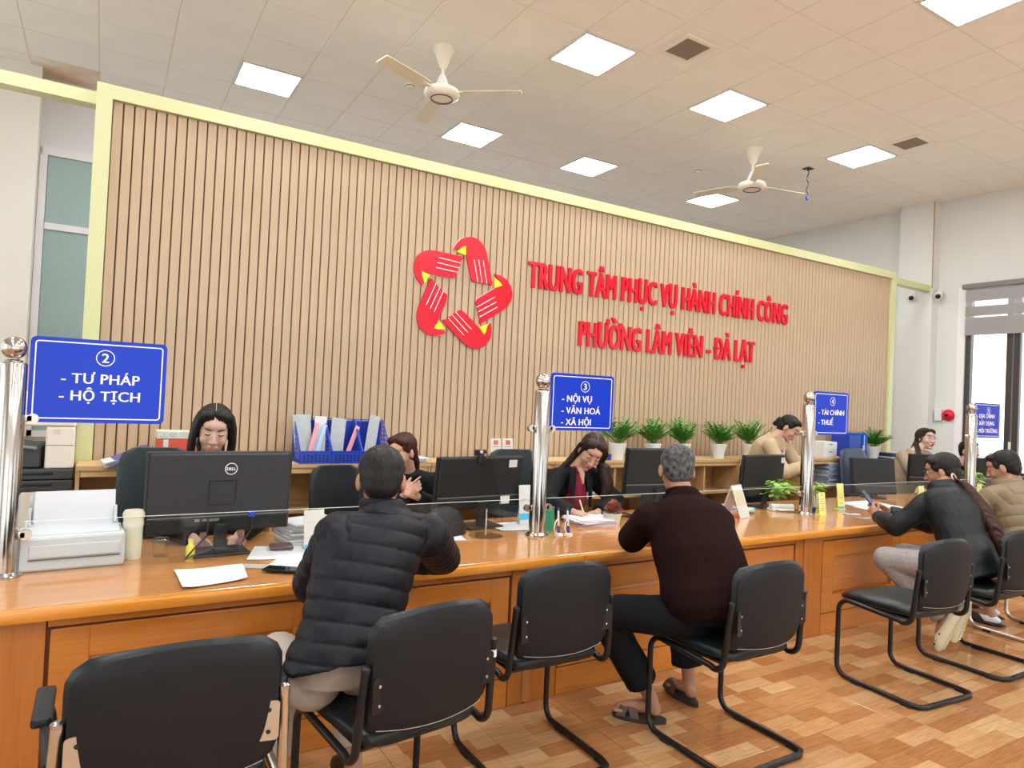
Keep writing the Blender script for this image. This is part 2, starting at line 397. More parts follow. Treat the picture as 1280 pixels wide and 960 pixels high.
for a,b in ((-2.6,-1.0),(-1.0,.7),(.7,2.4),(3.4,5.2),(5.2,6.9),(6.9,8.6)):
    obj('mullion',G().box((b-.03,Y0-.1,1.6),(.06,.08,3.2)),m_dark,wn)
    obj('pane',G().box(((a+b)/2,Y0-.1,1.6),(b-a-.06,.008,3.2)),m_wglass,wn)
for nm_,ya,yb in (('added_window_5',-3.9,-.2),('added_window_6',.8,4.4),('added_window_7',4.9,8.3)):  # unseen left windows, added to brighten the ceiling on that side
    wn=struct(nm_, G().box((X0-.06,(ya+yb)/2,.83),(.08,yb-ya,.06)).box((X0-.06,(ya+yb)/2,3.47),(.08,yb-ya,.06)), m_dark)
    obj('pane',G().box((X0-.06,(ya+yb)/2,2.15),(.008,yb-ya,2.6)),m_wglass,wn)
    for q in range(5): obj('mullion',G().box((X0-.06,ya+.03+(yb-ya-.06)*q/4,2.15),(.07,.06,2.6)),m_dark,wn)
# zebra roller blind
m_bl=M('grey_blind_fabric',(.33,.32,.31),.8); m_bt=M('sheer_blind_fabric',(.9,.9,.9),.9,alpha=.22)
bl=thing('roller_blind','grey and white striped roller blind half drawn over the dark window','blind',(X1-.055,4.0,3.45))
ly=2.0
obj('head_rail',G().box((0,-.02,.02),(.09,ly+.02,.07),bev=.01),M('taupe_rail',(.20,.18,.17),.5),bl)
z=-.015
for k,(hh,kind) in enumerate([(.035,1),(.145,0),(.075,1),(.135,0),(.022,1),(.225,0)]):
    obj('sheer_band' if kind else 'opaque_band',G().box((0,-.02,z-hh/2),(.004,ly-.06,hh)),m_bt if kind else m_bl,bl); z-=hh
obj('bottom_bar',G().box((0,-.02,z-.012),(.02,ly-.06,.024),bev=.006),m_bl,bl)

# ================================================================ CEILING FITTINGS
m_emit=M('lit_diffuser',(.93,.97,1),.5,emit=PANEL_EMIT)
def light_panel():
    t_=thing('ceiling_light','x','ceiling light',(0,0,ZC))
    g=G()
    for s in(-1,1): g.box((0,s*.284,-.004),(.592,.024,.014)); g.box((s*.284,0,-.004),(.024,.544,.014))
    obj('frame',g,m_white,t_); obj('diffuser',G().box((0,0,-.004),(.545,.545,.008)),m_emit,t_); return t_
LBL={(0,4):'square lit ceiling panel nearest the left end of the slatted wall',(4,4):'square lit ceiling panel right of the nearer ceiling fan, just above the slatted wall head',
(4,0):'big square lit ceiling panel left of the nearer air vent',(7,4):'square lit ceiling panel above the start of the red wall lettering',(7,0):'square lit ceiling panel right of the nearer air vent, before the farther fan',
(11,4):'small square lit ceiling panel directly beneath the farther ceiling fan',(11,0):'square lit ceiling panel beside the farther air vent',(7,-4):'square lit ceiling panel cut by the top right edge of the photo'}
first=light_panel(); used=False
for a,b in lights:
    l=LBL.get((a,b),'square lit ceiling panel out of frame, behind or above the camera')
    p_=(LX+.6*a+.3,LY+.6*b+.3,ZC)
    if not used: o=first; o.location=p_; o['label']=l; used=True
    else: o=dup(first,p_,0,l)
    o['group']='square ceiling light panels'
m_vent=M('brown_vent_slat',(.30,.25,.20),.8)  # dull brown for the louvre slats inside the pale frame
for (a,b),l in zip(vents,('square ceiling air vent between the two big light panels','small square ceiling air vent beside the far right light panel')):
    v_=thing('ceiling_vent',l,'air vent',(LX+.6*a+.3,LY+.6*b+.3,ZC),0,'ceiling air vents')
    g=G()
    for s in(-1,1): g.box((0,s*.163,-.012),(.37,.044,.014)); g.box((s*.163,0,-.012),(.044,.282,.014))
    obj('frame',g,m_white2,v_); obj('backing',G().box((0,0,-.004),(.284,.284,.004)),M('vent_dark',(.06,.05,.04),.9),v_)
    for k in range(12): obj('slat',G().box((-.130+.0236*k,0,-.012),(.014,.282,.003),rot=(0,.7,0)),m_vent,v_)
# ceiling fans
m_fan=M('cream_fan_enamel',(.80,.74,.63),.35); m_blade=M('cream_fan_blade',(.74,.66,.50),.4)
def fan(loc,label,rz,tilt,drop):
    f=thing('ceiling_fan',label,'fan',loc,rz,'white ceiling fans')
    obj('canopy',G().lathe([(0,0),(.105,0),(.105,-.02),(.085,-.05),(.03,-.19),(.02,-.2),(0,-.2)]),m_fan,f,True)
    obj('rod',G().tube([(0,0,-.19),(0,0,-drop+.1)],.016,10),m_fan,f,True)
    obj('motor_cover',G().lathe([(0,.14),(.03,.14),(.045,.1),(.075,.0),(.0,.0)],(0,0,-drop)),M('white_cover',(.8,.8,.82),.35),f,True)
    obj('motor',G().lathe([(0,.02),(.12,.02),(.155,.0),(.165,-.03),(.155,-.055),(.12,-.075),(0,-.08)],(0,0,-drop),28),m_fan,f,True)
    obj('trim_ring',G().tube([(.1*math.cos(2*math.pi*k/24),.1*math.sin(2*math.pi*k/24),-drop-.078) for k in range(24)],.006,6,True),M('brown_ring',(.12,.06,.03),.5),f,True)
    for k in range(3):
        a=k*2*math.pi/3; T=Matrix.Rotation(a,4,'Z')@Matrix.Translation((0,0,-drop-.02))
        g=G(); rs=[]
        for xx,wd in ((.2,.055),(.3,.065),(.6,.068),(.72,.07),(.74,.06)):
            rs.append([V((xx,s1*wd,s2*.003+s1*wd*.2)) for s1,s2 in ((-1,-1),(1,-1),(1,1),(-1,1))])
        g.rings(rs,T); bl_=obj('blade',g,m_blade,f)
        obj('bracket',G().box((.19,0,0),(.13,.045,.008),mat=T),m_fan,bl_)
    return f
fan((2.53,5.69,ZC),'white three-blade ceiling fan nearer the camera, left of the big light panel',-38,0,.40)
fan((6.69,5.62,ZC),'white three-blade ceiling fan farther off, above a small light panel',-12,0,.43)
for p_,l in (((2.56,6.56,ZC),'small round white smoke detector left of the nearer fan'),((6.70,6.53,ZC),'small round white smoke detector left of the farther fan')):
    d=thing('smoke_detector',l,'smoke detector',p_,0,'ceiling smoke detectors')
    obj('base',G().lathe([(0,0),(.06,0),(.06,-.018),(0,-.018)]),m_white2,d,True); obj('sensor_head',G().lathe([(0,-.018),(.045,-.018),(.04,-.045),(.015,-.055),(0,-.055)]),m_white2,d,True)
    obj('vent_ring',G().tube([(.043*math.cos(k*.5236),.043*math.sin(k*.5236),-.028) for k in range(12)],.004,5,True),m_blackp,d)
c=thing('loose_cable','loose dark twisted cable with blue tape end hanging from a hole in the ceiling','cable',(7.77,5.63,ZC))
obj('cable_hole',G().box((0,0,-.012),(.12,.10,.004)),m_blackp,c)
obj('strand',G().tube([(.012*math.sin(k*.9),.01*math.cos(k*.9),-.008-k*.021) for k in range(18)],.006,6),m_blackp,c,True)
obj('strand',G().tube([(-.02-.01*math.sin(k*.8),.01*math.cos(k),-.008-k*.018) for k in range(9)],.005,6),m_white,c,True)
obj('tape_end',G().ell((0,.0,-.40),(.018,.018,.035)),m_blue,c,True)

# ================================================================ SLATTED FEATURE WALL
fw=thing('slatted_feature_wall','tall oak slat wall with yellow-green frame carrying the red lettering','wall panel',(4.6,5.36,0))
ox=-4.6
obj('backing_board',G().box((ox+4.605,.03,1.74),(9.40,.06,3.48)),m_back,fw)
def frame(nm,pts):
    obj(nm,G().prism(pts,-.03,.05,WALLT),m_yel,fw)
xl,xr,zt=-.135,9.35,3.575; fwid=.095
frame('frame_side',[(ox+xl,0),(ox+xl+fwid,0),(ox+xl+fwid,zt-fwid),(ox+xl,zt)])
frame('frame_side',[(ox+xr-fwid,0),(ox+xr,0),(ox+xr,zt),(ox+xr-fwid,zt-fwid)])
xs=[xl,3.05,6.3,xr]
for k in range(3):
    a,b=xs[k],xs[k+1]; a0=a+(fwid if k==0 else .0012); b0=b-(fwid if k==2 else .0012)
    frame('frame_head',[(ox+a0,zt-fwid),(ox+b0,zt-fwid),(ox+(b if k==2 else b0),zt),(ox+(a if k==0 else a0),zt)])
sm=None; pitch=.0655; nx=int((xr-xl-2*fwid)/pitch)
pitch=(xr-xl-2*fwid)/nx
for k in range(nx):
    if sm is None:
        g=G(); w_=pitch-.0078
        pr=[(-w_/2,-.001),(-w_/2,.012),(-w_/2+.004,.017),(w_/2-.004,.017),(w_/2,.012),(w_/2,-.001)]
        g.rings([[V((x,-y,z)) for x,y in pr] for z in (0,3.478)])
        o=obj('slat',g,m_slat,fw); sm=o.data
    else: o=obj('slat',sm,None,fw)
    o.location=(ox+xl+fwid+pitch*(k+.5),-.002,.0)
# lettering
def wall_text(s,xa,xb,zb,hgt,label,name):
    v,f=viet_geo(s,1,.5,0,1,'CENTER',1.06); v=[q for q in v]
    hh=[q[1] for q in v]; xs_=[q[0] for q in v]
    vv,ff=text_geo('N',1,0,.012); cap=max(q[1] for q in vv)
    kx=(xb-xa)/(max(xs_)-min(xs_)); kz=hgt/cap; x0=min(xs_)
    v3=[((q[0]-x0)*kx+xa,q[1]*kz+zb,q[2]*.022+.012) for q in v]
    kb=1/(max(1e-9,kx)); n0=len(v3); w0=.010
    v3=[(x+dx,y,z*(1+dz)) for dx,dz in ((0,0),(-w0,-.012),(w0,-.006)) for x,y,z in v3]; f=[tuple(i+n0*q for i in t) for q in range(3) for t in f]
    t_=thing(name,label,'lettering',((xa+xb)/2,5.342,zb),0)
    T=Matrix.Translation((-(xa+xb)/2,0,-zb))@WALLT
    letters('letter',v3,f,m_red,t_,T)
wall_text('TRUNG TÂM PHỤC VỤ HÀNH CHÍNH CÔNG',3.34,7.06,2.63,.245,'upper line of red raised letters, the longer one, on the slatted wall','wall_lettering')
wall_text('PHƯỜNG LÂM VIÊN - ĐÀ LẠT',3.95,6.49,2.13,.245,'lower line of red raised letters, the shorter one, on the slatted wall','wall_lettering')
lg=thing('hands_emblem','red star-shaped emblem of five joined hands with yellow cuffs on the slatted wall','emblem',(2.655,5.340,2.49))
hand_poly=[(-.104,.367),(-.085,.41),(-.056,.449),(-.03,.475),(.007,.493),(.045,.503),(.083,.505),(.12,.498),(.153,.480),(.185,.452),(.208,.418),(.224,.385),(.236,.347),(.257,.271),(.278,.19),(.300,.108),(.285,.102),(.245,.118),(.229,.108),(.20,.117),(.171,.108),(.14,.118),(.107,.110),(.09,.122),(.076,.145),(.049,.239),(.021,.345),(.014,.42),(-.02,.405),(-.06,.382)]
for k in range(5):
    T=WALLT@Matrix.Rotation(-k*2*math.pi/5,4,'Z')
    hd=obj('hand',G().prism(hand_poly,0,.02,T),m_red,lg)
    for (xa,za,xb,zb) in ((.098,.31,.148,.112),(.144,.315,.190,.112),(.190,.315,.238,.112)):
        obj('finger_line',G().tube([(xa,za,.0205),(xb,zb,.0205)],.0034,4,T=T),m_ink,hd)
    obj('cuff',G().prism([(-.074,.356),(.018,.335),(.012,.425),(-.025,.40)],0,.019,T),m_yellow,lg)
    obj('white_edge',G().prism([(x*1.0-.006,y+.002) for x,y in hand_poly],-.004,.0,T),m_white,lg)

# ================================================================ BACK SHELF CABINETS
def box_part(n,c,d,m,p,bev=.002): return obj(n,G().box(c,d,bev=bev),m,p)
shelf_lbl=['pine shelf cabinet at the left end of the slatted wall','pine shelf cabinet under the blue file baskets','pine shelf cabinet behind the webcam monitor','pine shelf cabinet under the first potted plants, behind the woman writing','pine shelf cabinet under the last two plants of the row','pine shelf cabinet behind the standing woman in beige','pine shelf cabinet full of papers at the right end under the blue file box']
for k in range(7):
    xa=-.12+1.195*k; wd=1.19 if k<6 else 1.09
    c=thing('shelf_cabinet',shelf_lbl[k],'shelf cabinet',(xa+wd/2,5.12,0),0,'pine shelf cabinets along the slatted wall')
    hw=wd/2; dp=.36
    box_part('top_board',(0,0,1.035),(wd,dp,.03),m_pine,c)
    for s in (-1,1): box_part('side_board',(s*(hw-.012),0,.51),(.022,dp-.02,1.018),m_pinev,c)
    box_part('divider',(.12,.01,.51),(.02,dp-.05,1.0),m_pinev,c)
    box_part('back_board',(0,dp/2-.02,.51),(wd-.05,.01,1.0),m_pine,c)
    box_part('shelf_board',(0,.0,.70),(wd-.05,dp-.04,.018),m_pine,c)
    box_part('shelf_board',(0,.0,.36),(wd-.05,dp-.04,.018),m_pine,c)
    box_part('base_board',(0,.0,.04),(wd-.05,dp-.04,.02),m_pine,c)
    box_part('top_rail',(0,-dp/2+.02,1.0),(wd-.05,.018,.04),m_pine,c)

# ================================================================ COUNTER
CT=.755
mods=[-2.63+2.3*k for k in range(6)]
clb=['orange wooden counter front section left of the nearest steel chair','orange wooden counter front section behind the nearest chairs, left of the brown joint strip','orange wooden counter front section behind the old man','orange wooden counter front section behind the empty chair on the right','orange wooden counter front section by the man in khaki','orange wooden counter front section beyond the right edge of the photo']
for k in range(-0,6):
    xa=-2.63+2.3*k; w_=2.29
    c=thing('counter_section',clb[k],'counter',(xa+w_/2,3.0,0),0,'moulded wooden counter sections')
    h=w_/2
    # front board built from stiles and rails around recessed panels; grooves are real gaps over a dark backing
    obj('carcass',G().box((0,.04,.355),(w_,.03,.71)).box((-h+.012,.4,.355),(.024,.7,.71)).box((h-.012,.4,.355),(.024,.7,.71)),m_groove,c)
    z0,z1=0,.712
    fr=G()
    fo=[(-h+.20,h-.10)]; a,b=fo[0]; zb,zt_=.15,.665
    obj('stile',G().box(((-h+a)/2-.002,.013,.356),(a+h-.006,.026,.712),bev=.002),m_counterv,c)
    obj('stile',G().box(((h+b)/2+.002,.013,.356),(h-b-.006,.026,.712),bev=.002),m_counterv,c)
    obj('top_rail',G().box(((a+b)/2,.013,(zt_+.712)/2+.006),(b-a,.026,.712-zt_-.010),bev=.002),m_counter,c)
    obj('bottom_rail',G().box(((a+b)/2,.013,zb/2-.002),(b-a,.026,zb-.006),bev=.002),m_counter,c)
    mid=(a+b)/2
    for (pa,pb) in ((a+.009,mid-.002),(mid+.002,b-.009)):
        x0_,x1_=pa+.125,pb-.105; zz0,zz1=zb+.125,zt_-.115
        ff=obj('panel_frame',G().box(((pa+x0_)/2,.015,(zb+zt_)/2),(x0_-pa,.022,zt_-zb),bev=.002)
              .box(((pb+x1_)/2,.015,(zb+zt_)/2),(pb-x1_,.022,zt_-zb),bev=.002)
              .box(((x0_+x1_)/2,.015,(zb+zz0)/2),(x1_-x0_,.022,zz0-zb),bev=.002)
              .box(((x0_+x1_)/2,.015,(zt_+zz1)/2),(x1_-x0_,.022,zt_-zz1),bev=.002),m_counter,c)
        e=.022
        rs=[[V((x0_,.018,zz0)),V((x1_,.018,zz0)),V((x1_,.018,zz1)),V((x0_,.018,zz1))],
            [V((x0_+e,.010,zz0+e)),V((x1_-e,.010,zz0+e)),V((x1_-e,.010,zz1-e)),V((x0_+e,.010,zz1-e))],
            [V((x0_+e,.024,zz0+e)),V((x1_-e,.024,zz0+e)),V((x1_-e,.024,zz1-e)),V((x0_+e,.024,zz1-e))],
            [V((x0_,.024,zz0)),V((x1_,.024,zz0)),V((x1_,.024,zz1)),V((x0_,.024,zz1))]]
        obj('inner_panel',G().rings(rs),m_counter,ff)
    if k>0: obj('joint_strip',G().box((-h-.002,-.004,.36),(.04,.014,.70),bev=.003),wood('brown_strip',(.45,.17,.05),(.36,.12,.03),.35,1,.2,2),c)
tops=[(-2.7,-.02+2.31,'left'),(2.294,4.70,'middle'),(4.704,7.3,'right'),(7.304,10.0,'far right')]
tl=['orange varnished counter top, left section with the printer and first monitor','orange varnished counter top, middle section where the old man leans','orange varnished counter top, right section with the yellow cards','orange varnished counter top, far section by the man in khaki']
for (a,b,_),l in zip(tops,tl):
    c=thing('worktop',l,'counter top',((a+b)/2,3.5,.713),0,'counter top sections')
    obj('top_board',G().box((0,.04,.024),(b-a,1.08,.036),bev=.004),m_top,c)
    obj('front_lip',G().box((0,-.525,.021),(b-a,.05,.042),bev=.005),m_lip,c,True)
# ================================================================ STEEL POSTS, SIGNS, GLASS SCREENS
POSTS=[(-.325,'nearest polished steel post with ball finial carrying sign 2'),(2.335,'polished steel post with ball finial carrying sign 3, left of the woman writing'),
       (4.965,'polished steel post with ball finial carrying sign 4'),(7.60,'farthest polished steel post with ball finial carrying sign 5')]
PY=3.50
for k,(px,l) in enumerate(POSTS):
    t_=thing('steel_post',l,'post',(px,PY,CT),0,'steel posts along the counter')
    r=.051
    obj('tube',G().lathe([(0,0),(r,0),(r,.885),(r-.004,.892),(0,.892)],seg=32),m_steel,t_,True)
    obj('base_flange',G().lathe([(r,0),(r+.022,0),(r+.022,.006),(r+.012,.012),(r+.008,.02),(r,.024)],seg=32),m_steel,t_,True)
    obj('finial_ball',G().lathe([(0,.892),(.032,.892),(.034,.900),(.018,.906),(.018,.912)]+[(.048*math.sin(a),.953-.048*math.cos(a)) for a in [.4+.2745*i for i in range(11)]],seg=28),m_steel,t_,True)
    for zz in (.66,.17):
        for s in (-1,1):
            if zz==.66 and s==-1 and k==0: continue
            obj('clip',G().box((s*(r+.012),-.002,zz),(.03,.026,.03),bev=.004).lathe([(0,-.013),(.021,-.013),(.021,.013),(0,.013)],seg=18,T=Matrix.Translation((s*(r+.027),-.002,zz))@Matrix.Rotation(math.pi/2,4,'X')),m_steel2,t_,True)
def round_rect(x0,y0,x1,y1,r,n=5):
    p=[]
    for cx,cy_,a0 in ((x1-r,y0+r,-90),(x1-r,y1-r,0),(x0+r,y1-r,90),(x0+r,y0+r,180)):
        for i in range(n+1):
            a=R_(a0+90*i/n); p.append((cx+r*math.cos(a),cy_+r*math.sin(a)))
    return p
def sign(px,w_,z0,z1,num,lines,label,rz=0,tx=.42,fs=.045,xoff=.055,sx=1.0):
    h_=z1-z0
    t_=thing('counter_sign',label,'sign',(px+xoff,PY-.004,z0),rz,'blue numbered counter signs')
    obj('board',G().prism(round_rect(0,0,w_,h_,.022),-.004,.004,WALLT),m_sign,t_)
    a=round_rect(.016,.016,w_-.016,h_-.016,.014); b=round_rect(.021,.021,w_-.021,h_-.021,.010); n=len(a)
    obj('border_line',G().add([(x,y,.0046) for x,y in a]+[(x,y,.0046) for x,y in b],[(i,(i+1)%n,n+(i+1)%n,n+i) for i in range(n)],WALLT),m_ink,t_)
    cx,cz=w_*.53,h_-.078
    k=36; ra,rb=.036,.0325
    obj('number_ring',G().add([(cx+ra*math.cos(i*2*math.pi/k),cz+ra*math.sin(i*2*math.pi/k),.0046) for i in range(k)]+[(cx+rb*math.cos(i*2*math.pi/k),cz+rb*math.sin(i*2*math.pi/k),.0046) for i in range(k)],[(i,(i+1)%k,k+(i+1)%k,k+i) for i in range(k)],WALLT),m_ink,t_)
    v,f=fat(*text_geo(num,.058,.0003,0),.0016); obj('number',G().add([(x+cx,y+cz-.020,z_+.0048) for x,y,z_ in v],f,WALLT),m_ink,t_)
    for i,(s,xx,zz) in enumerate(lines):
        v,f=fat(*viet_geo(s,fs,.0003,0,sx,'LEFT',1.04),.0014); obj('text_line',G().add([(x+xx,y+zz,z_+.0048) for x,y,z_ in v],f,WALLT),m_ink,t_)
    return t_
sign(-.325,.515,1.40,1.765,'2',[('- TƯ PHÁP',.112,.172),('- HỘ TỊCH',.108,.097)],'blue sign reading 2, - TƯ PHÁP, - HỘ TỊCH, on the nearest post',0,fs=.062)
sign(2.335,.50,1.405,1.765,'3',[('- NỘI VỤ',.085,.182),('- VĂN HOÁ',.085,.107),('- XÃ HỘI',.085,.034)],'blue sign reading 3, - NỘI VỤ, - VĂN HOÁ, - XÃ HỘI',0,fs=.058)
sign(4.965,.47,1.405,1.765,'4',[('- TÀI CHÍNH',.06,.168),('- THUẾ',.06,.085)],'blue sign reading 4, - TÀI CHÍNH, - THUẾ',0,fs=.060,xoff=.05,sx=1.02)
sign(7.60,.54,1.405,1.765,'5',[('- ĐỊA CHÍNH',.055,.205),('- XÂY DỰNG',.055,.13),('- MÔI TRƯỜNG',.055,.052)],'blue sign reading 5, seen against the bright window',0,fs=.060,xoff=.045)
for a,b,l in ((-.26,2.27,'low clear glass screen between the nearest post and post 3'),(2.40,4.90,'low clear glass screen in front of the woman writing'),(5.03,7.53,'low clear glass screen in front of the girl with the phone'),(7.67,9.9,'low clear glass screen beyond the last post')):
    o=one('glass_screen',l,'glass screen',G().box((0,0,.11),(b-a,.008,.22),bev=.0015),m_glass,((a+b)/2,PY-.002,CT+.004),0,'low glass screens on the counter',False)
    obj('polished_edge',G().box((0,0,.2212),(b-a,.007,.0016)),M('glass_edge',(.75,.78,.74),.3),o)

# ================================================================ CANTILEVER CHAIRS
def chair(x,yf,rz,label,style='black',seatless=False):
    """origin on the floor under the middle of the front legs; chair faces +Y"""
    t_=thing('visitor_chair',label,'chair',(x,yf,0),rz,'black cantilever visitor chairs at the counter')
    mt=m_black if style=='black' else m_steel2
    hw=.255; r=.0142
    def arc(c,a0,a1,rr,n=5): # in yz plane
        return [(c[0]+rr*math.cos(R_(a0+(a1-a0)*i/n)),c[1]+rr*math.sin(R_(a0+(a1-a0)*i/n))) for i in range(n+1)]
    side=[(-.45,r+.002)]+[(-.10,r+.002)]+arc((-.07,.085),-90,0,.07)[1:]+arc((-.07,.40),0,90,.07)+[(-.38,.452)]+arc((-.40,.50),-90,-176,.055)+[(-.478,.745)]
    L_=[(-hw+.0,y,z) for y,z in side]; Rr=[(hw,y,z) for y,z in side]
    back=[(-hw,-.45,r+.002),(-hw+.012,-.495,r+.002),(-hw+.05,-.515,r+.002),(hw-.05,-.515,r+.002),(hw-.012,-.495,r+.002),(hw,-.45,r+.002)]
    # narrower uprights: the back tubes pull in towards the shell
    def pull(p): 
        k=min(max((p[2]-.50)/.12,0),1)*(1 if p[1]<-.3 else 0); return (p[0]*(1-.04*k),p[1],p[2])
    full=[pull(p) for p in reversed(L_)]+back[1:-1]+[pull(p) for p in Rr]
    obj('tube_frame',G().tube(full,r,10),mt,t_,True)
    for s in(-1,1):
        for yy in (-.13,-.44): obj('foot_cap',G().box((s*hw,yy,.009),(.032,.06,.018),bev=.004),m_blackp,t_)
        obj('end_cap',G().lathe([(0,.742),(r+.001,.742),(r+.001,.752),(r*.6,.757),(0,.757)],(s*hw*.96,-.478,0),12),m_blackp if style=='black' else m_steel,t_,True)
    # seat: rounded cushion with a falling front edge
    g=G(); rs=[]
    prof=[(-.42,.470,.515,.19),(-.40,.462,.530,.215),(-.30,.458,.537,.232),(-.15,.457,.535,.24),(-.03,.455,.525,.238),(.02,.452,.512,.225),(.045,.455,.495,.20)]
    for y,zb,zt_,wd in prof:
        ring=[]
        for i in range(24):
            a=2*math.pi*i/24; c_,s_=math.cos(a),math.sin(a)
            xx=wd*math.copysign(abs(c_)**.45,c_); zz=(zb+zt_)/2+(zt_-zb)/2*math.copysign(abs(s_)**.7,s_)
            ring.append(V((xx,y-.02,zz)))
        rs.append(ring)
    obj('seat',g.rings(rs),m_vinyl,t_,True,ang=60)
    obj('seat_pan',G().box((0,-.20,.458),(.42,.40,.012),bev=.005),m_blackp,t_)
    # backrest: curved rounded panel, outer shell plus inner padding
    def panel(off,th,wd,zb,zt_,inset):
        nx,nz=14,12; gr=[]
        A=[];B=[]
        for j in range(nz+1):
            tz=j/nz; z=zb+(zt_-zb)*tz; ra=[];rb=[]
            # superellipse-ish width near the top and bottom corners
            e=abs(tz-.5)*2; q=(1-max(0,(e-.55)/.45)**2.6*.20) if tz>.5 else (1-max(0,(e-.6)/.4)**2.4*.14)
            for i in range(nx+1):
                u=(i/nx*2-1); x=u*wd*q
                dz=-.022*u*u if tz>.5 else +.015*u*u
                bow=-.035*(1-u*u)*.9-.012*math.sin(tz*math.pi)
                y=-.452+off+bow-(z-.5)*.075
                edge=max(0,abs(u)-.82)/.18; ed2=max(0,e-.88)/.12; rnd_=math.sqrt(max(0,1-min(1,max(edge,ed2))**2))
                ra.append(V((x,y-th/2*max(rnd_,.15),z+dz*e**3))); rb.append(V((x,y+th/2*max(rnd_,.15),z+dz*e**3)))
            A.append(ra);B.append(rb)
        vs=[p for r_ in A for p in r_]+[p for r_ in B for p in r_]; n=(nx+1)*(nz+1); fs=[]
        ix=lambda j,i:j*(nx+1)+i
        for j in range(nz):
            for i in range(nx):
                fs.append((ix(j,i),ix(j,i+1),ix(j+1,i+1),ix(j+1,i))); fs.append((n+ix(j,i),n+ix(j+1,i),n+ix(j+1,i+1),n+ix(j,i+1)))
        for j in range(nz): fs.append((ix(j,0),ix(j+1,0),n+ix(j+1,0),n+ix(j,0))); fs.append((ix(j,nx),n+ix(j,nx),n+ix(j+1,nx),ix(j+1,nx)))
        for i in range(nx): fs.append((ix(0,i),n+ix(0,i),n+ix(0,i+1),ix(0,i+1))); fs.append((ix(nz,i),ix(nz,i+1),n+ix(nz,i+1),n+ix(nz,i)))
        return G().add(vs,fs)
    obj('back_shell',panel(-.006,.016,.228,.522,.908,0),m_shell,t_,True,ang=50)
    bp=obj('back_padding',panel(.016,.038,.238,.512,.918,0),m_vinyl,t_,True,ang=60)
    obj('seam_piping',G().tube([(u*.20,-.452-.006-.0315*(1-u*u)-.012-.006,.536+.012*u*u) for u in [-1+k/6 for k in range(13)]],.0016,5),M('seam_white',(.22,.22,.21),.5),t_,True)
    for s in(-1,1):
        br=obj('bracket',G().prism(round_rect(-.020,-.055,.034,.055,.012),-.002,.002,Matrix.Translation((s*.212,-.4955,.665))@Matrix.Rotation(s*-.22,4,'Z')@WALLT@Matrix.Rotation(0 if s<0 else math.pi,4,'Z')),mt if style=='black' else m_steel2,t_)
        for dz in (-.03,.03): obj('bolt',G().lathe([(0,0),(.006,0),(.005,.004),(0,.005)],seg=10,T=Matrix.Translation((s*.206,-.4975,.665+dz))@Matrix.Rotation(math.pi/2,4,'X')),m_steel if style=='black' else m_blackp,br,True)
    return t_
CH=[chair(.215,2.46,0,'nearest visitor chair, chrome tubes and brackets, at the bottom left corner','steel'),
 chair(.905,2.50,8,'black visitor chair with white sticker on its tube, behind the man in the quilted jacket'),
 chair(1.715,2.80,0,'empty black visitor chair pushed in below the steel post of sign 3'),
 chair(2.62,2.49,0,'black visitor chair the old man in brown sits on'),
 chair(4.155,2.48,-4,'empty black visitor chair in front of the girl with the phone'),
 chair(5.03,2.48,0,'black visitor chair the girl with the phone sits on, beside the khaki man'),
 chair(6.05,2.62,-4,'visitor chair with a bright steel frame under the man in khaki','steel')]
CH[0].scale=(1.10,1,1)
obj('sticker',G().lathe([(.0133,.69),(.0137,.69),(.0137,.715),(.0133,.715)],(.245,-.478,0),12),m_white,CH[1],True)
for s in(-1,1): obj('armrest_pad',G().box((s*.285,-.13,.66),(.045,.24,.028),bev=.01).tube([(s*.262,-.44,.63),(s*.275,-.30,.645),(s*.285,-.02,.645),(s*.27,.0,.58),(s*.256,-.02,.47)],.010,8),m_blackp,CH[0],True)

# ================================================================ OFFICE CHAIRS BEHIND THE COUNTER
def office_chair(x,y,rz,label,w_=.46,top=1.2,mat=None,mesh=False):
    t_=thing('office_chair',label,'chair',(x,y,0),rz,'office chairs behind the counter')
    mt=mat or m_vinyl
    for k in range(5):
        a=k*2*math.pi/5+.3
        lg_=obj('leg',G().tube([(.03*math.cos(a),.03*math.sin(a),.10),(.28*math.cos(a),.28*math.sin(a),.075)],.016,8),m_blackp,t_,True)
        obj('castor',G().lathe([(0,-.015),(.026,-.015),(.026,.015),(0,.015)],seg=12,T=Matrix.Translation((.28*math.cos(a),.28*math.sin(a),.03))@Matrix.Rotation(math.pi/2,4,'X')),m_blackp,lg_,True)
    obj('column',G().tube([(0,0,.08),(0,0,.42)],.025,12),m_blackp,t_,True)
    obj('seat',G().box((0,0,.46),(w_,.46,.08),bev=.035),mt,t_,True,ang=60)
    rs=[]
    for z,k,yy in ((.52,.8,-.22),(.60,.95,-.235),(.85,1,-.245),(top-.10,.98,-.265),(top-.03,.86,-.275),(top,.62,-.28)):
        rs.append([V((w_/2*k*math.copysign(abs(math.cos(2*math.pi*i/20))**.5,math.cos(2*math.pi*i/20)),yy+.035*math.sin(2*math.pi*i/20)-.03*(1-abs(math.cos(2*math.pi*i/20))),z)) for i in range(20)])
    obj('backrest',G().rings(rs),mt,t_,True,ang=60)
    for s in(-1,1): obj('armrest',G().tube([(s*w_*.52,-.2,.62),(s*w_*.56,-.1,.66),(s*w_*.56,.12,.66),(s*w_*.54,.15,.60),(s*w_*.5,.1,.47)],.016,8),m_blackp,t_,True)
    return t_
m_grey_v=M('grey_green_vinyl',(.028,.040,.044),.4,spec=.3); m_navy=M('navy_leather',(.03,.045,.09),.3)
office_chair(.30,4.42,180,'black office chair, its back showing left of the first monitor, behind the woman there',.42,1.185,m_grey_v)
office_chair(1.50,4.52,190,'dark mesh-backed office chair behind the man in the quilted jacket',.42,1.05,m_blackp)
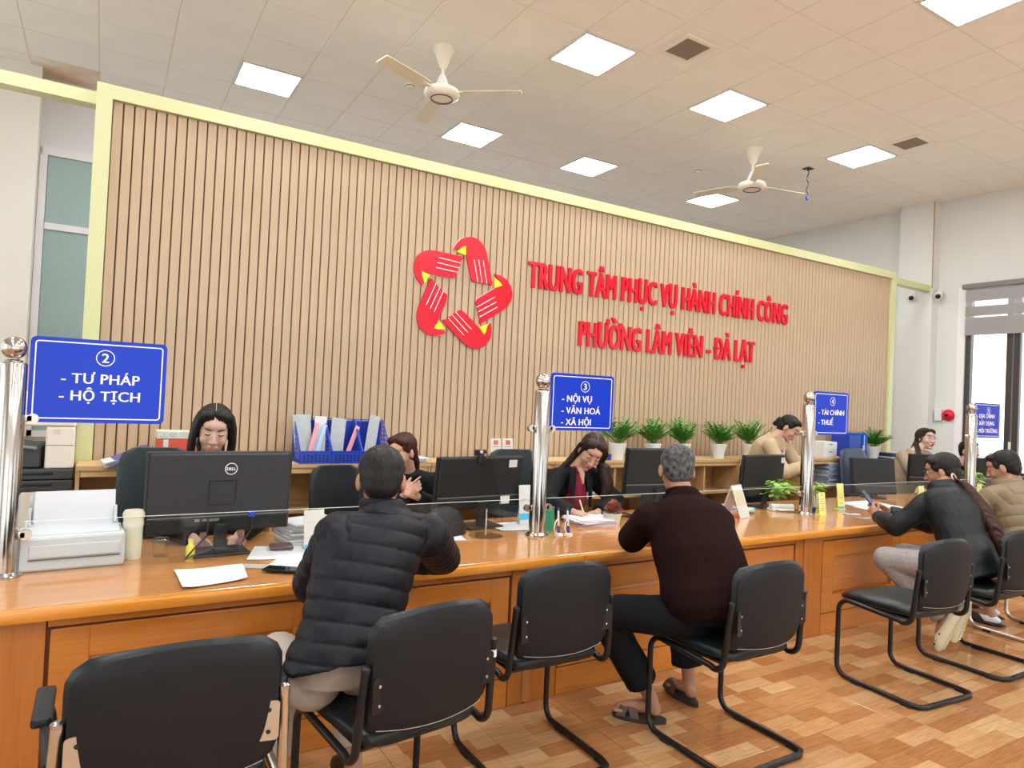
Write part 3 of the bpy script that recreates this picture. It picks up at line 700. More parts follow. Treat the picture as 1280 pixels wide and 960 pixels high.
office_chair(2.95,4.58,175,'grey-green office chair behind the woman writing',.5,1.16,m_grey_v)
office_chair(4.55,4.55,170,'black office chair behind the laptop-like monitor, mostly hidden',.44,.95)
office_chair(7.80,4.60,185,'navy leather office chair beside the woman in the beige jacket',.62,1.17,m_navy)

# ================================================================ MONITORS
def monitor(x,y,rz,label,w_=.62,h_=.36,z0=.87,style=0,sticker=None,tilt=6):
    """seen from the back: local -Y is the back of the screen"""
    t_=thing('monitor',label,'monitor',(x,y,CT),rz,'computer monitors on the counter')
    zc=z0-CT+h_/2
    T=Matrix.Translation((0,0,zc))@Matrix.Rotation(R_(tilt),4,'X')
    ho=obj('housing',G().box((0,.012,0),(w_,.022,h_),bev=.006,mat=T).box((0,-.006,.02),(w_*.96,.02,h_*.86),bev=.008,mat=T),m_blackp if style!=1 else M('dark_grey_monitor',(.035,.036,.040),.42,spec=.3,bump=(700,.1,.0006)),t_)
    obj('screen',G().box((0,.0245,.004),(w_-.02,.002,h_-.03),mat=T),M('dark_screen',(.01,.01,.012),.15),t_)
    obj('lower_band',G().box((0,-.010,-h_/2+.045),(w_*.97,.024,.075),bev=.008,mat=T),m_blackp,ho)
    obj('seam',G().box((0,-.0225,-h_/2+.086),(w_*.96,.002,.004),mat=T),M('seam_grey',(.2,.2,.2),.3),ho)
    nk=z0-CT+.05; obj('neck',G().box((0,-.022,nk/2),(.062,.026,nk),bev=.006).box((0,-.026,nk-.03),(.05,.03,.06),bev=.008),m_blackp,t_)
    obj('base',G().box((0,-.01,.008),(.26,.19,.014),bev=.006) if style!=2 else G().lathe([(0,0),(.12,0),(.12,.006),(.1,.012),(0,.014)],(0,-.01,0),28),m_blackp,t_,style==2)
    if style==1:
        a=.0
        g=G(); e=.0015
        for c_,d in (((.0,-.018,.058),(.128,.002,.002)),((.0,-.018,-.062),(.128,.002,.002)),((-.063,-.018,-.002),(.002,.002,.12)),((.063,-.018,-.002),(.002,.002,.12))): g.box(c_,d,mat=T)
        obj('mount_cover_outline',g,m_black,ho)
        k=28; ra,rb=.030,.0262
        lo=T@Matrix.Translation((.035,-.0172,.118))@WALLT
        obj('round_logo',G().add([(ra*math.cos(i*2*math.pi/k),ra*math.sin(i*2*math.pi/k),0) for i in range(k)]+[(rb*math.cos(i*2*math.pi/k),rb*math.sin(i*2*math.pi/k),0) for i in range(k)],[(i,(i+1)%k,k+(i+1)%k,k+i) for i in range(k)],lo),m_ink,ho)
        v,f=fat(*text_geo('DELL',.021,.0003,0,.95),.0007,.00003); obj('logo_text',G().add([(p[0],p[1]-.0075,p[2]) for p in v],f,lo),m_ink,ho)
        obj('video_plug',G().box((.145,-.03,-.115),(.032,.02,.025),bev=.004,mat=T),m_blue,t_)
        obj('video_cable',G().tube([(.145,-.03,zc-.13),(.14,-.06,.12),(.07,-.09,.03),(-.05,-.1,.045),(-.17,-.12,.008)],.0042,6),m_black,t_,True)
        obj('power_cable',G().tube([(-.06,-.03,zc-.12),(-.07,-.07,.10),(-.13,-.10,.05),(-.17,-.12,.008)],.0042,6),m_black,t_,True)
        g=G()
        for xx in (-.11,-.075,-.045,-.02): g.box((xx,-.024,-.135),(.022,.006,.012),mat=T)
        obj('ports',g,M('port_grey',(.18,.18,.19),.4),ho)
    if sticker:
        for (sx_,sz_,sw,sh) in sticker: obj('sticker',G().prism(round_rect(sx_-sw/2,sz_-sh/2,sx_+sw/2,sz_+sh/2,.004),0,.0008,T@Matrix.Translation((0,-.0175 if sz_>-.08 else -.0228,0))@WALLT),m_white,ho)
    return t_
monitor(.535,3.66,3,'big dark grey monitor seen from behind with a round white logo',.685,.405,.855,1,tilt=4)
monitor(2.12,3.86,4,'black monitor seen from behind with a webcam clipped on top',.66,.34,.865,0,[(.235,.125,.065,.05),(.19,-.115,.075,.052)],5)
monitor(3.66,3.86,-6,'black monitor half hidden by the old man\'s grey head',.60,.36,.90,0,[(.25,.12,.04,.06)],6)
monitor(4.93,3.90,2,'black monitor with two white stickers behind the desk calendar',.56,.36,.84,0,[(.235,.135,.05,.05),(.15,-.13,.06,.045)],4)
monitor(6.72,3.98,-22,'black monitor on a bulky neck, left of the girl\'s phone',.50,.36,.79,2,None,-8)
monitor(7.86,4.02,-28,'black monitor in front of the woman in the beige jacket',.50,.34,.84,2,[(.1,.0,.05,.04)],4)
monitor(8.98,3.98,-15,'dark monitor behind the last steel post by the window',.52,.34,.80,0,None,4)
wc=thing('webcam','small black webcam clipped on top of the monitor left of post 3','webcam',(2.10,3.85,1.205))
obj('body',G().box((0,-.01,.034),(.085,.028,.026),bev=.009),m_blackp,wc); obj('lens',G().lathe([(0,0),(.011,0),(.011,.004),(0,.005)],seg=14,T=Matrix.Translation((0,-.024,.034))@Matrix.Rotation(math.pi/2,4,'X')),M('lens_white',(.6,.6,.62),.2),wc,True)
obj('clamp',G().box((0,.0,.012),(.05,.05,.016),bev=.004).box((.0,-.034,-.018),(.05,.014,.055),bev=.005),m_black,wc)
obj('cable',G().tube([(.03,-.03,.03),(.07,-.04,-.02),(.10,-.045,-.14),(.14,-.05,-.27),(.165,-.05,-.42)],.0025,5),m_black,wc,True)

# ================================================================ THINGS ON THE COUNTER
def sheet(name,label,pts,z,mat=m_paper,cat='paper',grp=None,curl=0,th=.0012):
    cx=sum(p[0] for p in pts)/len(pts); cy_=sum(p[1] for p in pts)/len(pts)
    n=8; g=G(); A=[V((*p,0)) for p in pts]; vs=[]
    for j in range(n+1):
        for i in range(n+1):
            u,v_=i/n,j/n; p=(A[0]*(1-u)+A[1]*u)*(1-v_)+(A[3]*(1-u)+A[2]*u)*v_
            vs.append((p.x-cx,p.y-cy_,curl*((2*u-1)**2*(1-v_)+.4*math.sin(3*u+2*v_)**2)))
    m=(n+1)*(n+1); fs=[]
    top=[(x,y,zz+th) for x,y,zz in vs]; allv=vs+top
    for j in range(n):
        for i in range(n):
            a=j*(n+1)+i; fs+= [(a,a+n+1,a+n+2,a+1),(m+a,m+a+1,m+a+n+2,m+a+n+1)]
    bd=[i for i in range(n)]+[j*(n+1)+n for j in range(n)]+[n*(n+1)+n-i for i in range(n)]+[(n-j)*(n+1) for j in range(n)]
    for a,b in zip(bd,bd[1:]+bd[:1]): fs.append((a,b,m+b,m+a))
    return one(name,label,cat,g.add(allv,fs),mat,(cx,cy_,z),0,grp)
# printer with a stack of paper in its rear tray
pr=thing('label_printer','white dot-matrix printer with paper in its tray beside the nearest post','printer',(-.085,3.665,CT),3)
m_prn=M('printer_white',(.58,.61,.64),.5)
obj('body',G().box((0,0,.075),(.40,.26,.15),bev=.012),m_prn,pr)
obj('front_cover',G().box((.01,-.128,.085),(.34,.014,.055),bev=.004),m_prn,pr); obj('front_slot',G().box((.01,-.134,.052),(.34,.006,.005)),M('slot_dark',(.1,.1,.11),.5),pr)
obj('top_cover',G().box((0,.0,.158),(.36,.22,.03),rot=(.15,0,0),bev=.01),m_prn,pr); obj('knob',G().lathe([(0,0),(.022,0),(.022,.02),(0,.02)],seg=16,T=Matrix.Translation((.2,.02,.11))@Matrix.Rotation(math.pi/2,4,'Y')),m_blackp,pr,True)
for s in (-1,1): obj('paper_guide',G().box((s*.165,.05,.20),(.012,.10,.08),rot=(-.3,0,0),bev=.003),m_prn,pr)
tr=obj('rear_tray',G().box((.0,.10,.215),(.335,.006,.16),rot=(-.35,0,0)),m_prn,pr)
for k in range(5): obj('paper_sheet',G().box((.002*k,.075-.006*k,.225+.004*k),(.315,.0012,.16),rot=(-.35,0,0)),m_paper,tr)
# tumbler
tb=thing('tumbler','tall cream plastic tumbler with a lid between the printer and the first monitor','cup',(.155,3.66,CT))
m_cream=M('cream_plastic',(.72,.72,.58),.35)
obj('cup',G().lathe([(0,0),(.036,0),(.039,.01),(.044,.20),(0,.20)],seg=24),m_cream,tb,True)
obj('lid',G().lathe([(0,.20),(.047,.20),(.047,.215),(.040,.228),(0,.23)],seg=24),M('cream_lid',(.66,.62,.50),.4),tb,True)
obj('band',G().lathe([(.043,.155),(.0446,.155),(.0449,.175),(.0435,.175)],seg=24),M('cream_band',(.78,.77,.70),.3),tb,True)
sheet('paper_sheet','creased white form on the counter edge left of the man in the quilted jacket',[(.315,3.03),(.575,3.09),(.60,3.36),(.31,3.36)],CT+.0005,curl=.014)
sheet('paper_sheet','white form slid under the first monitor\'s right side',[(.63,3.44),(.93,3.38),(.98,3.64),(.72,3.72)],CT+.0005,curl=.004)
sheet('paper_sheet','white form under the black phone beside the quilted jacket',[(.66,3.22),(.86,3.10),(1.0,3.32),(.80,3.46)],CT+.003,curl=.006)
sheet('patterned_card','small grey-green patterned card in front of the first monitor',[(.58,3.30),(.70,3.24),(.72,3.31),(.61,3.37)],CT+.0025,M('banknote_paper',(.42,.45,.38),.6,nz=(60,.4)),'card')
ph=thing('smartphone','black phone lying on papers left of the quilted jacket\'s elbow','phone',(.735,3.17,CT+.012),-35)
obj('body',G().box((0,0,.004),(.155,.075,.008),bev=.003),m_black,ph); obj('glass',G().box((0,0,.0083),(.148,.069,.0008)),M('phone_glass',(.01,.01,.012),.05),ph)
wl=thing('wallet','dark red leather wallet right of the first monitor\'s foot','wallet',(.83,3.62,CT+.006),-8)
obj('cover',G().box((0,0,.010),(.115,.095,.018),bev=.006),M('maroon_leather',(.10,.03,.035),.35,bump=(200,.2)),wl,); obj('stitching',G().box((0,0,.0195),(.10,.08,.001)),M('maroon_dark',(.06,.02,.02),.4),wl)
st=thing('plastic_bottle','small yellow plastic bottle under the first monitor','bottle',(.40,3.60,CT))
obj('body',G().lathe([(0,0),(.02,0),(.021,.05),(.012,.062),(.010,.07),(0,.07)],seg=16),M('yellow_plastic',(.82,.70,.06),.35),st,True); obj('cap',G().lathe([(0,.07),(.012,.07),(.012,.088),(0,.088)],seg=14),M('yellow_cap',(.85,.75,.2),.3),st,True)
for x,y,l in ((.475,3.76,'small pink doll figurine left of the first monitor\'s neck'),(.655,3.76,'small pink doll figurine right of the first monitor\'s neck')):
    dl=thing('doll_figurine',l,'figurine',(x,y,CT),0,'pink doll figurines under the monitor'); dl.scale=(.78,.78,.78)
    ms=M('doll_skin',(.50,.26,.19),.5)
    obj('body',G().lathe([(0,0),(.030,0),(.034,.02),(.024,.05),(.012,.06),(0,.06)],seg=16),M('doll_dress',(.42,.16,.19),.6),dl,True); obj('head',G().ell((0,0,.082),(.024,.022,.027)),ms,dl,True)
    for s in(-1,1): obj('arm',G().tube([(s*.02,0,.048),(s*.036,-.012,.03)],.007,8),ms,dl,True)
    obj('hair',G().ell((0,.006,.090),(.0255,.022,.024)),M('doll_hair',(.25,.12,.05),.7),dl,True)
cp=thing('glass_cup','small clear glass beside the cream tumbler','glass',(.275,3.66,CT)); 
obj('cup',G().lathe([(.001,0),(.032,0),(.036,.085),(.034,.085),(.030,.006),(.001,.006)],seg=24),m_glass,cp,True); obj('rim',G().tube([(.035*math.cos(k*.3142),.035*math.sin(k*.3142),.085) for k in range(20)],.0012,5,True),M('rim_steel',(.6,.6,.6),.2,1),cp,True)
# stack of files with a bent cover
fs_=thing('document_stack','pile of grey-white documents behind the white card stand','documents',(1.02,3.80,CT),12)
for k in range(7): obj('folder',G().box((rnd.uniform(-.012,.012),rnd.uniform(-.012,.012),.008+.0165*k),(.30,.22,.014),rot=(0,0,rnd.uniform(-.08,.08)),bev=.003),M('folder_grey%d'%(k%3),[(.55,.56,.57),(.66,.67,.68),(.46,.48,.50)][k%3],.6),fs_)
def card_stand(x,y,rz,label,w_,h_,mat,base=None,lines=(),z=None,wedge=.035):
    t_=thing('card_stand',label,'card stand',(x,y,CT if z is None else z),rz)
    T=Matrix.Rotation(-.12,4,'X')
    obj('card',G().box((0,0,h_/2),(w_,.003,h_),mat=T,bev=.0008),mat,t_); obj('foot',G().box((0,.02,.003),(w_,.055,.006),bev=.001),mat,t_)
    obj('rear_leaf',G().box((0,.035,h_*.33),(w_*.8,.003,h_*.68),rot=(.25,0,0)),mat,t_)
    for (a,b,c_,d,mm) in lines: obj('printed_mark',G().box((a,-.0018,b),(c_,.0006,d),mat=T),mm,t_)
    return t_
m_cyan=M('cyan_print',(.05,.50,.78),.5); m_ycard=M('yellow_card',(.85,.80,.26),.5); m_ink2=M('dark_print',(.10,.09,.08),.6); m_orp=M('orange_print',(.75,.16,.05),.5)
card_stand(.985,3.56,8,'white upright card stand with a blue foot beside the quilted jacket',.11,.205,m_white,lines=[(0,.015,.105,.028,m_cyan)])
dt=lambda n,w_,z0,dz: [(rnd.uniform(-.004,.004),z0-dz*i,w_*(.7+.3*((i*7)%3)/2),.003,m_ink2) for i in range(n)]
card_stand(5.06,3.405,0,'yellow printed card right in front of post 4',.085,.185,m_ycard,lines=[(0,.165,.016,.014,m_orp)]+dt(6,.06,.13,.018))
card_stand(5.55,3.56,0,'tall yellow card stand on a blue foot right of post 4',.095,.225,m_ycard,lines=[(0,.10,.06,.003,m_ink2),(0,.055,.06,.003,m_ink2),(0,.014,.083,.026,m_cyan)])
card_stand(6.92,3.60,-10,'small yellow card stand behind the girl\'s phone',.075,.16,m_ycard,lines=dt(4,.05,.12,.02))
card_stand(8.02,3.58,0,'yellow and white card stand right of post 5, before the khaki man',.10,.15,m_ycard,lines=dt(4,.06,.12,.02))
card_stand(7.74,3.62,0,'white leaflet stand just right of post 5, beside the yellow card',.10,.15,m_white,lines=dt(4,.07,.12,.02))
# round-backed desk phone / router
rt=thing('desk_speaker','black dome-shaped speaker behind the glass in front of the webcam monitor','speaker',(1.80,3.68,CT),15)
rs=[]
for z,a,b in ((0,.15,.075),(.03,.155,.08),(.09,.135,.07),(.14,.10,.05),(.165,.05,.03)): rs.append([V((a*math.cos(2*math.pi*i/24),b*math.sin(2*math.pi*i/24)+z*.15,z)) for i in range(24)])
obj('body',G().rings(rs),m_blackp,rt,True); obj('front_grille',G().tube([(.12*math.cos(a),-.075+.03*abs(math.cos(a)),.045+.03*math.sin(a)) for a in [k*.4488 for k in range(14)]],.003,5,True),m_black,rt,True)
# acrylic holder
ah=thing('acrylic_stand','clear acrylic leaflet stand in front of the webcam monitor','stand',(2.02,3.58,CT),5)
obj('upright',G().box((0,0,.10),(.20,.004,.17),bev=.001),m_glass,ah); obj('base_disc',G().lathe([(0,0),(.105,0),(.105,.005),(0,.005)],seg=32),m_glass,ah,True); obj('stem',G().tube([(0,0,.005),(0,.0,.16)],.004,8),M('clear_grey',(.5,.52,.54),.2),ah,True)
sheet('paper_sheet','sheet of paper lying below the acrylic stand',[(1.60,3.56),(1.85,3.50),(1.90,3.72),(1.62,3.74)],CT+.0005)
sheet('paper_sheet','white papers below the webcam monitor next to post 3',[(2.18,3.66),(2.52,3.62),(2.56,3.90),(2.20,3.92)],CT+.0005,curl=.005)
card_stand(2.46,3.82,0,'white card with a blue strip just behind post 3',.10,.26,m_white,lines=[(0,.05,.095,.04,m_cyan)])
# pens on a stand, green book
def pen(x,y,label,rz):
    t_=thing('desk_pen',label,'pen',(x,y,CT),rz,'corded desk pens at post 3')
    obj('stand_base',G().lathe([(0,0),(.028,0),(.026,.008),(.012,.012),(0,.014)],seg=20),m_white,t_,True)
    obj('socket',G().tube([(0,0,.010),(.0,.006,.055)],.009,10),M('pen_navy',(.03,.05,.28),.4),t_,True)
    obj('barrel',G().tube([(.0,.006,.05),(.0,.016,.15)],.0065,10),m_white,t_,True); obj('pen_cap',G().tube([(0,.016,.148),(.0,.0175,.165)],.007,10),M('pen_navy',(.03,.05,.28),.4),t_,True)
    obj('cord',G().tube([(.0,.012,.10),(-.03,.0,.08),(-.045,-.01,.04),(-.03,-.015,.012),(-.005,-.02,.008)],.003,6),m_white,t_,True)
pen(2.475,3.46,'white desk pen in a blue socket, left one beside post 3',0); pen(2.535,3.44,'white desk pen in a blue socket, right one beside post 3',10)
gb=thing('green_box','small upright green box just right of post 3','box',(2.475,3.60,CT),5)
obj('carton',G().box((0,0,.075),(.085,.05,.15),bev=.003),M('green_card',(.02,.28,.17),.4),gb); obj('lid_flap',G().box((0,0,.152),(.087,.052,.004),bev=.001),M('green_card2',(.03,.22,.14),.4),gb)
fl_=thing('document_stack','stack of pink and white forms under the writing woman\'s hands','documents',(2.92,3.72,CT),-4)
for k in range(7): obj('form',G().box((rnd.uniform(-.02,.02),rnd.uniform(-.015,.015),.003+.006*k),(.30,.22,.005),rot=(0,0,rnd.uniform(-.12,.12)),bev=.001),M('form%d'%(k%3),[(.74,.70,.80),(.72,.45,.55),(.78,.78,.82)][k%3],.7),fl_)
# succulent
def leafball(g,c,n,r0,ln,wd,up=.5,seed=1,droop=0):
    rr=random.Random(seed)
    for i in range(n):
        a=rr.uniform(0,2*math.pi); e=rr.uniform(-.1,1.35)*up+.1
        d=V((math.cos(a)*math.cos(e),math.sin(a)*math.cos(e),math.sin(e))); s=V((-math.sin(a),math.cos(a),0)); nrm=s.cross(d)
        p=V(c)+d*rr.uniform(r0*.2,r0); l=ln*rr.uniform(.7,1.2); w2=wd*rr.uniform(.7,1.2)
        q1=p+d*l*.5+nrm*l*.10; q2=p+d*l-V((0,0,droop*l))
        g.add([p-s*w2*.2,p+s*w2*.2,q1+s*w2*.5,q2,q1-s*w2*.5,p+nrm*.002],[(0,1,2,4),(4,2,3),(1,0,5)])
    return g
sc_=thing('succulent_pot','reddish succulent in a small pale pot before the old man\'s left arm','potted plant',(3.07,3.665,CT))
obj('pot',G().lathe([(0,0),(.052,0),(.062,.06),(.066,.062),(.066,.075),(.058,.075),(.056,.06),(0,.058)],seg=24),M('pale_pot',(.62,.62,.52),.4),sc_,True)
setp(obj('rosettes',leafball(leafball(G(),(0,0,.075),150,.06,.035,.022,.9,3),(.02,0,.095),90,.05,.03,.02,.9,5),M('succulent_red',(.42,.13,.09),.5,nz=(40,.5)),sc_),kind='stuff')
sheet('paper_sheet','crumpled grey-white papers behind the succulent',[(3.30,3.70),(3.58,3.66),(3.62,3.90),(3.34,3.92)],CT+.0005,M('greyish_paper',(.50,.53,.58),.7),curl=.05)
bk=thing('paper_block','white block of paper left of the old man\'s shoulder','paper block',(3.50,3.60,CT+.0),-10)
obj('block',G().box((0,0,.045),(.14,.10,.09),bev=.002),m_paper,bk); obj('top_sheet',G().box((.004,0,.0915),(.142,.10,.001),rot=(0,0,.05)),m_white,bk)
# desk calendar
cl=thing('desk_calendar','white tent desk calendar with a coloured picture between the old man and the next monitor','calendar',(4.24,3.60,CT),14)
obj('front_leaf',G().box((0,-.043,.122),(.16,.003,.255),rot=(-.34,0,0)),m_white,cl); obj('rear_leaf',G().box((0,.043,.122),(.16,.003,.255),rot=(.34,0,0)),m_white,cl); obj('foot',G().box((0,0,.0015),(.16,.155,.003)),M('red_edge',(.7,.12,.08),.5),cl)
obj('picture',G().box((0,-.0355,.150),(.13,.0015,.12),rot=(-.34,0,0)),M('calendar_picture',(.50,.60,.62),.5,nz=(25,.5),col2=(.75,.55,.2)),cl)
for k in range(7): obj('ring',G().tube([(-.066+.022*k,.008*math.cos(a),.242+.008*math.sin(a)) for a in [j*.785 for j in range(8)]],.0012,5,True),m_steel,cl,True)
# mouse, cable, bits by the monitor
ms_=thing('telephone_handset','white telephone handset with a black cord lying left of post 4','phone',(4.90,3.68,CT),-20)
obj('handset',G().tube([(-.10,0,.03),(-.06,0,.034),(.06,0,.034),(.10,0,.03)],[.028,.022,.022,.028],12),m_white,ms_,True); obj('cradle',G().box((0,.01,.010),(.20,.10,.02),bev=.008),m_white2,ms_)
obj('cord',G().tube([(-.1,-.01,.02),(-.06,-.06,.006),(.0,-.09,.005),(.08,-.09,.005),(.15,-.05,.005),(.16,.05,.005)],.0035,6),m_black,ms_,True)
pb=thing('plastic_packet','crumpled clear packet with blue and yellow print under the calendar-side monitor','packet',(4.50,3.68,CT),10)
obj('packet',G().ell((0,0,.022),(.075,.04,.022)),M('packet_grey',(.50,.55,.62),.3,nz=(30,.4)),pb,True); obj('blue_label',G().ell((.025,-.012,.03),(.03,.022,.018)),m_cyan,pb,True); obj('yellow_label',G().ell((-.02,-.005,.036),(.022,.02,.012)),m_yellow,pb,True)
bx=thing('document_stack','low pile of blue-white leaflets under the monitor with two stickers','documents',(4.36,3.84,CT),15)
for k in range(5): obj('leaflet',G().box((rnd.uniform(-.01,.01),rnd.uniform(-.01,.01),.004+.008*k),(.21,.15,.006),rot=(0,0,rnd.uniform(-.15,.15)),bev=.001),M('leaf%d'%(k%2),[(.62,.68,.78),(.35,.45,.65)][k%2],.6),bx)
# pothos pots at post 4
def pothos(x,y,label,n=60,h=.2,seed=3,z=None,pot=.05):
    t_=thing('pothos_plant',label,'potted plant',(x,y,CT if z is None else z))
    obj('pot',G().lathe([(0,0),(pot,0),(pot*1.15,.10),(pot*1.05,.10),(pot,.08),(0,.08)],seg=20),m_glass if z is None else m_white,t_,True)
    g=G(); rr=random.Random(seed)
    for i in range(n):
        a=rr.uniform(0,6.28); l=rr.uniform(.03,.11); zz=h*rr.uniform(.45,1.0); base=V((l*math.cos(a),l*math.sin(a),zz)); d=V((math.cos(a),math.sin(a),-.35)).normalized(); s=V((-math.sin(a),math.cos(a),.3*rr.uniform(-1,1))).normalized()
        L2=rr.uniform(.05,.085); W2=L2*.62
        pts=[base,base+d*L2*.15+s*W2*.45,base+d*L2*.5+s*W2*.5,base+d*L2,base+d*L2*.5-s*W2*.5,base+d*L2*.15-s*W2*.45]
        mid=base+d*L2*.5-V((0,0,.006)); g.add(pts+[mid],[(0,1,6),(1,2,6),(2,3,6),(3,4,6),(4,5,6),(5,0,6)])
        g.tube([(0,0,.07),(base.x*.6,base.y*.6,zz*.8+.02),base],.0016,4)
    setp(obj('foliage',g,M('pothos_green',(.16,.42,.04),.35,nz=(12,.5),col2=(.42,.62,.12)),t_),kind='stuff')
    return t_
pothos(5.02,3.82,'bright green pothos in a glass behind the left side of post 4',70,.24,3)
pothos(5.42,3.78,'bright green large-leaved pothos right of post 4',46,.22,8)
pothos(8.35,3.84,'green leafy plant in a pot behind the khaki man',60,.26,5)
ph_=thing('pen_holder','white and blue pen holder with desk pens right of post 4','pen holder',(5.10,3.50,CT))
obj('cup',G().lathe([(0,0),(.03,0),(.03,.05),(0,.05)],seg=18),M('pen_navy',(.03,.05,.28),.4),ph_,True)
for dx,l_ in ((-.012,.15),(.014,.16)): obj('pen',G().tube([(dx,0,.04),(dx*1.5,.01,l_)],.007,8),m_white,ph_,True)
obj('cord',G().tube([(.0,-.03,.004),(.05,-.05,.004),(.09,-.02,.004),(.06,.02,.01)],.0035,6),m_white,ph_,True)
sheet('paper_sheet','upper loose white sheet between the yellow stand and the phone monitor',[(5.85,3.62),(6.35,3.60),(6.40,3.84),(5.90,3.86)],CT+.0005,curl=.004)
sheet('paper_sheet','lower loose white sheet between the yellow stand and the phone monitor',[(5.75,3.42),(6.30,3.38),(6.35,3.60),(5.80,3.62)],CT+.0008,curl=.004)
sheet('paper_sheet','small white paper scrap on the counter right of post 4',[(5.30,3.36),(5.42,3.30),(5.46,3.36),(5.34,3.42)],CT+.0005,curl=.006)
sheet('paper_sheet','tiny white torn paper slip nearest the counter edge right of post 4',[(5.20,3.20),(5.33,3.16),(5.35,3.19),(5.22,3.23)],CT+.0005,curl=.008)

# ================================================================ ON THE BACK SHELF
SZ=1.05
m_pot=M('white_ribbed_pot',(.80,.80,.78),.35); m_leafm=M('palm_green',(.05,.22,.025),.45,nz=(15,.5),col2=(.13,.38,.05)); m_soil=M('soil',(.05,.03,.02),.9)
pl=['potted palm leftmost of the shelf row, partly behind sign 3','potted palm second from the left of the shelf row','potted palm third in the shelf row, above the old man\'s head','potted palm fourth in the shelf row, right of the old man','potted palm fifth in the shelf row, beside the standing woman']
def palm(x,y,label,seed,h=.26,z=SZ):
    t_=thing('potted_palm',label,'potted plant',(x,y,z),seed*40,'small potted palms on the back shelf')
    g=G(); rs=[]
    for zz,r in ((0,.048),(.012,.050),(.05,.056),(.11,.070),(.135,.076),(.142,.074),(.142,.066),(.125,.062)):
        rs.append([V((r*(1+.025*(k%2))*math.cos(2*math.pi*k/36),r*(1+.025*(k%2))*math.sin(2*math.pi*k/36),zz)) for k in range(36)])
    obj('pot',g.rings(rs),m_pot,t_,False)
    obj('soil',G().lathe([(0,.118),(.062,.118),(.062,.128),(0,.130)],seg=18),m_soil,t_,True)
    rr=random.Random(seed); g=G()
    for i in range(40):
        a=rr.uniform(0,6.28); e=rr.uniform(.75,1.5); L2=h*rr.uniform(.5,1.0); p0=V((rr.uniform(-.02,.02),rr.uniform(-.02,.02),.12)); d=V((math.cos(a)*math.cos(e),math.sin(a)*math.cos(e),math.sin(e)))
        pts=[p0+d*(L2*k/5)+V((math.cos(a),math.sin(a),-.5))*(.03*(k/5)**2.2) for k in range(6)]
        g.tube(pts,.0018,4)
        for k in range(2,6):
            for s in(-1,1):
                for hh in (0,.5):
                    if k==5 and hh: continue
                    p=pts[k].lerp(pts[min(k+1,5)],hh); t2=(pts[k]-pts[k-1]).normalized(); sd=t2.cross(V((0,0,1))); 
                    if sd.length<.05: sd=V((1,0,0))
                    sd.normalize(); dd=(sd*s*.75+t2*.75+V((0,0,rr.uniform(-.2,.15)))).normalized(); l3=rr.uniform(.05,.08); w3=.009
                    q=p+dd*l3*.5; nn=dd.cross(V((0,0,1))).normalized()
                    g.add([p,q+nn*w3,p+dd*l3-V((0,0,.01)),q-nn*w3],[(0,1,2,3)])
    setp(obj('foliage',g,m_leafm,t_),kind='stuff'); t_.scale=(1.1,1.1,1.1); return t_
for k,(x,l) in enumerate(zip((4.25,4.70,5.11,5.64,6.12),pl)): palm(x,5.04,l,k+2)
palm(8.62,5.12,'potted palm behind the blue file box at the right end',11,.24,1.02)
struct_shelf_end=thing('side_table','dark low table right of the shelf cabinets carrying documents','table',(8.95,5.10,0))
obj('table_top',G().box((0,0,.995),(1.4,.42,.03),bev=.004),M('dark_table',(.05,.045,.05),.4),struct_shelf_end)
for sx_ in(-.66,.66):
    for sy2 in(-.18,.18): obj('leg',G().box((sx_,sy2,.49),(.04,.04,.98)),M('dark_table',(.05,.045,.05),.4),struct_shelf_end)
# blue file baskets
def basket(x,y,label,w_=.225,rz=0):
    t_=thing('file_basket',label,'file basket',(x,y,SZ),rz,'blue plastic file baskets on the back shelf')
    h=w_/2; d=.24
    g=G().box((0,-d/2,.045),(w_,.004,.09)).box((0,-d/2-.001,.089),(w_,.008,.006))
    obj('front_wall',g,m_blue,t_)
    obj('bottom',G().box((0,0,.004),(w_,d,.006)),m_blue,t_)
    hg=G()
    for r_ in range(3):
        for c_ in range(7): hg.ell((-h+.03+c_*.028,-d/2-.0025,.018+.018*r_+.004*(c_%2)),(.008,.0015,.007),seg=8,rows=4)
    obj('holes',hg,M('basket_hole',(.005,.01,.08),.7),t_)
    g=G()
    for k in range(9): g.box((-h+.012+k*(w_-.024)/8,d/2,.16),(.006,.004,.30))
    for k in range(12): g.box((0,d/2,.02+.027*k),(w_,.004,.006))
    g.box((0,d/2+.003,.16),(w_-.01,.002,.29)); obj('rear_grid',g,m_blue,t_)
    for s in(-1,1):
        g=G(); poly=[(-d/2,0),(d/2,0),(d/2,.315),(d/2-.02,.315),(-d/2,.09)]
        T=Matrix(((0,0,1,0),(1,0,0,0),(0,1,0,0),(0,0,0,1)))
        P2=[(a,b) for a,b in poly]
        for a,b in zip(poly,poly[1:]+poly[:1]): g.tube([(s*h,a[0],a[1]),(s*h,b[0],b[1])],.004,6)
        for k in range(1,9):
            yy=-d/2+d*k/9; zt_=.09+(.225)*max(0,(yy+d/2)/(d-.02)); g.box((s*h,yy,zt_/2),(.004,.005,zt_))
        for k in range(1,9):
            zz=.033*k; ya=-d/2+max(0,(zz-.09)/.225)*(d-.02); g.box((s*h,(ya+d/2)/2,zz),(.004,d/2-ya,.005))
        obj('side_grid',g,m_blue,t_)
    return t_
bl_=['leftmost blue file basket, crammed with files','middle blue file basket with a pink-edged form leaning','rightmost blue file basket with one clear folder leaning']
for k,l in enumerate(bl_): basket(1.345+.232*k,5.06,l)
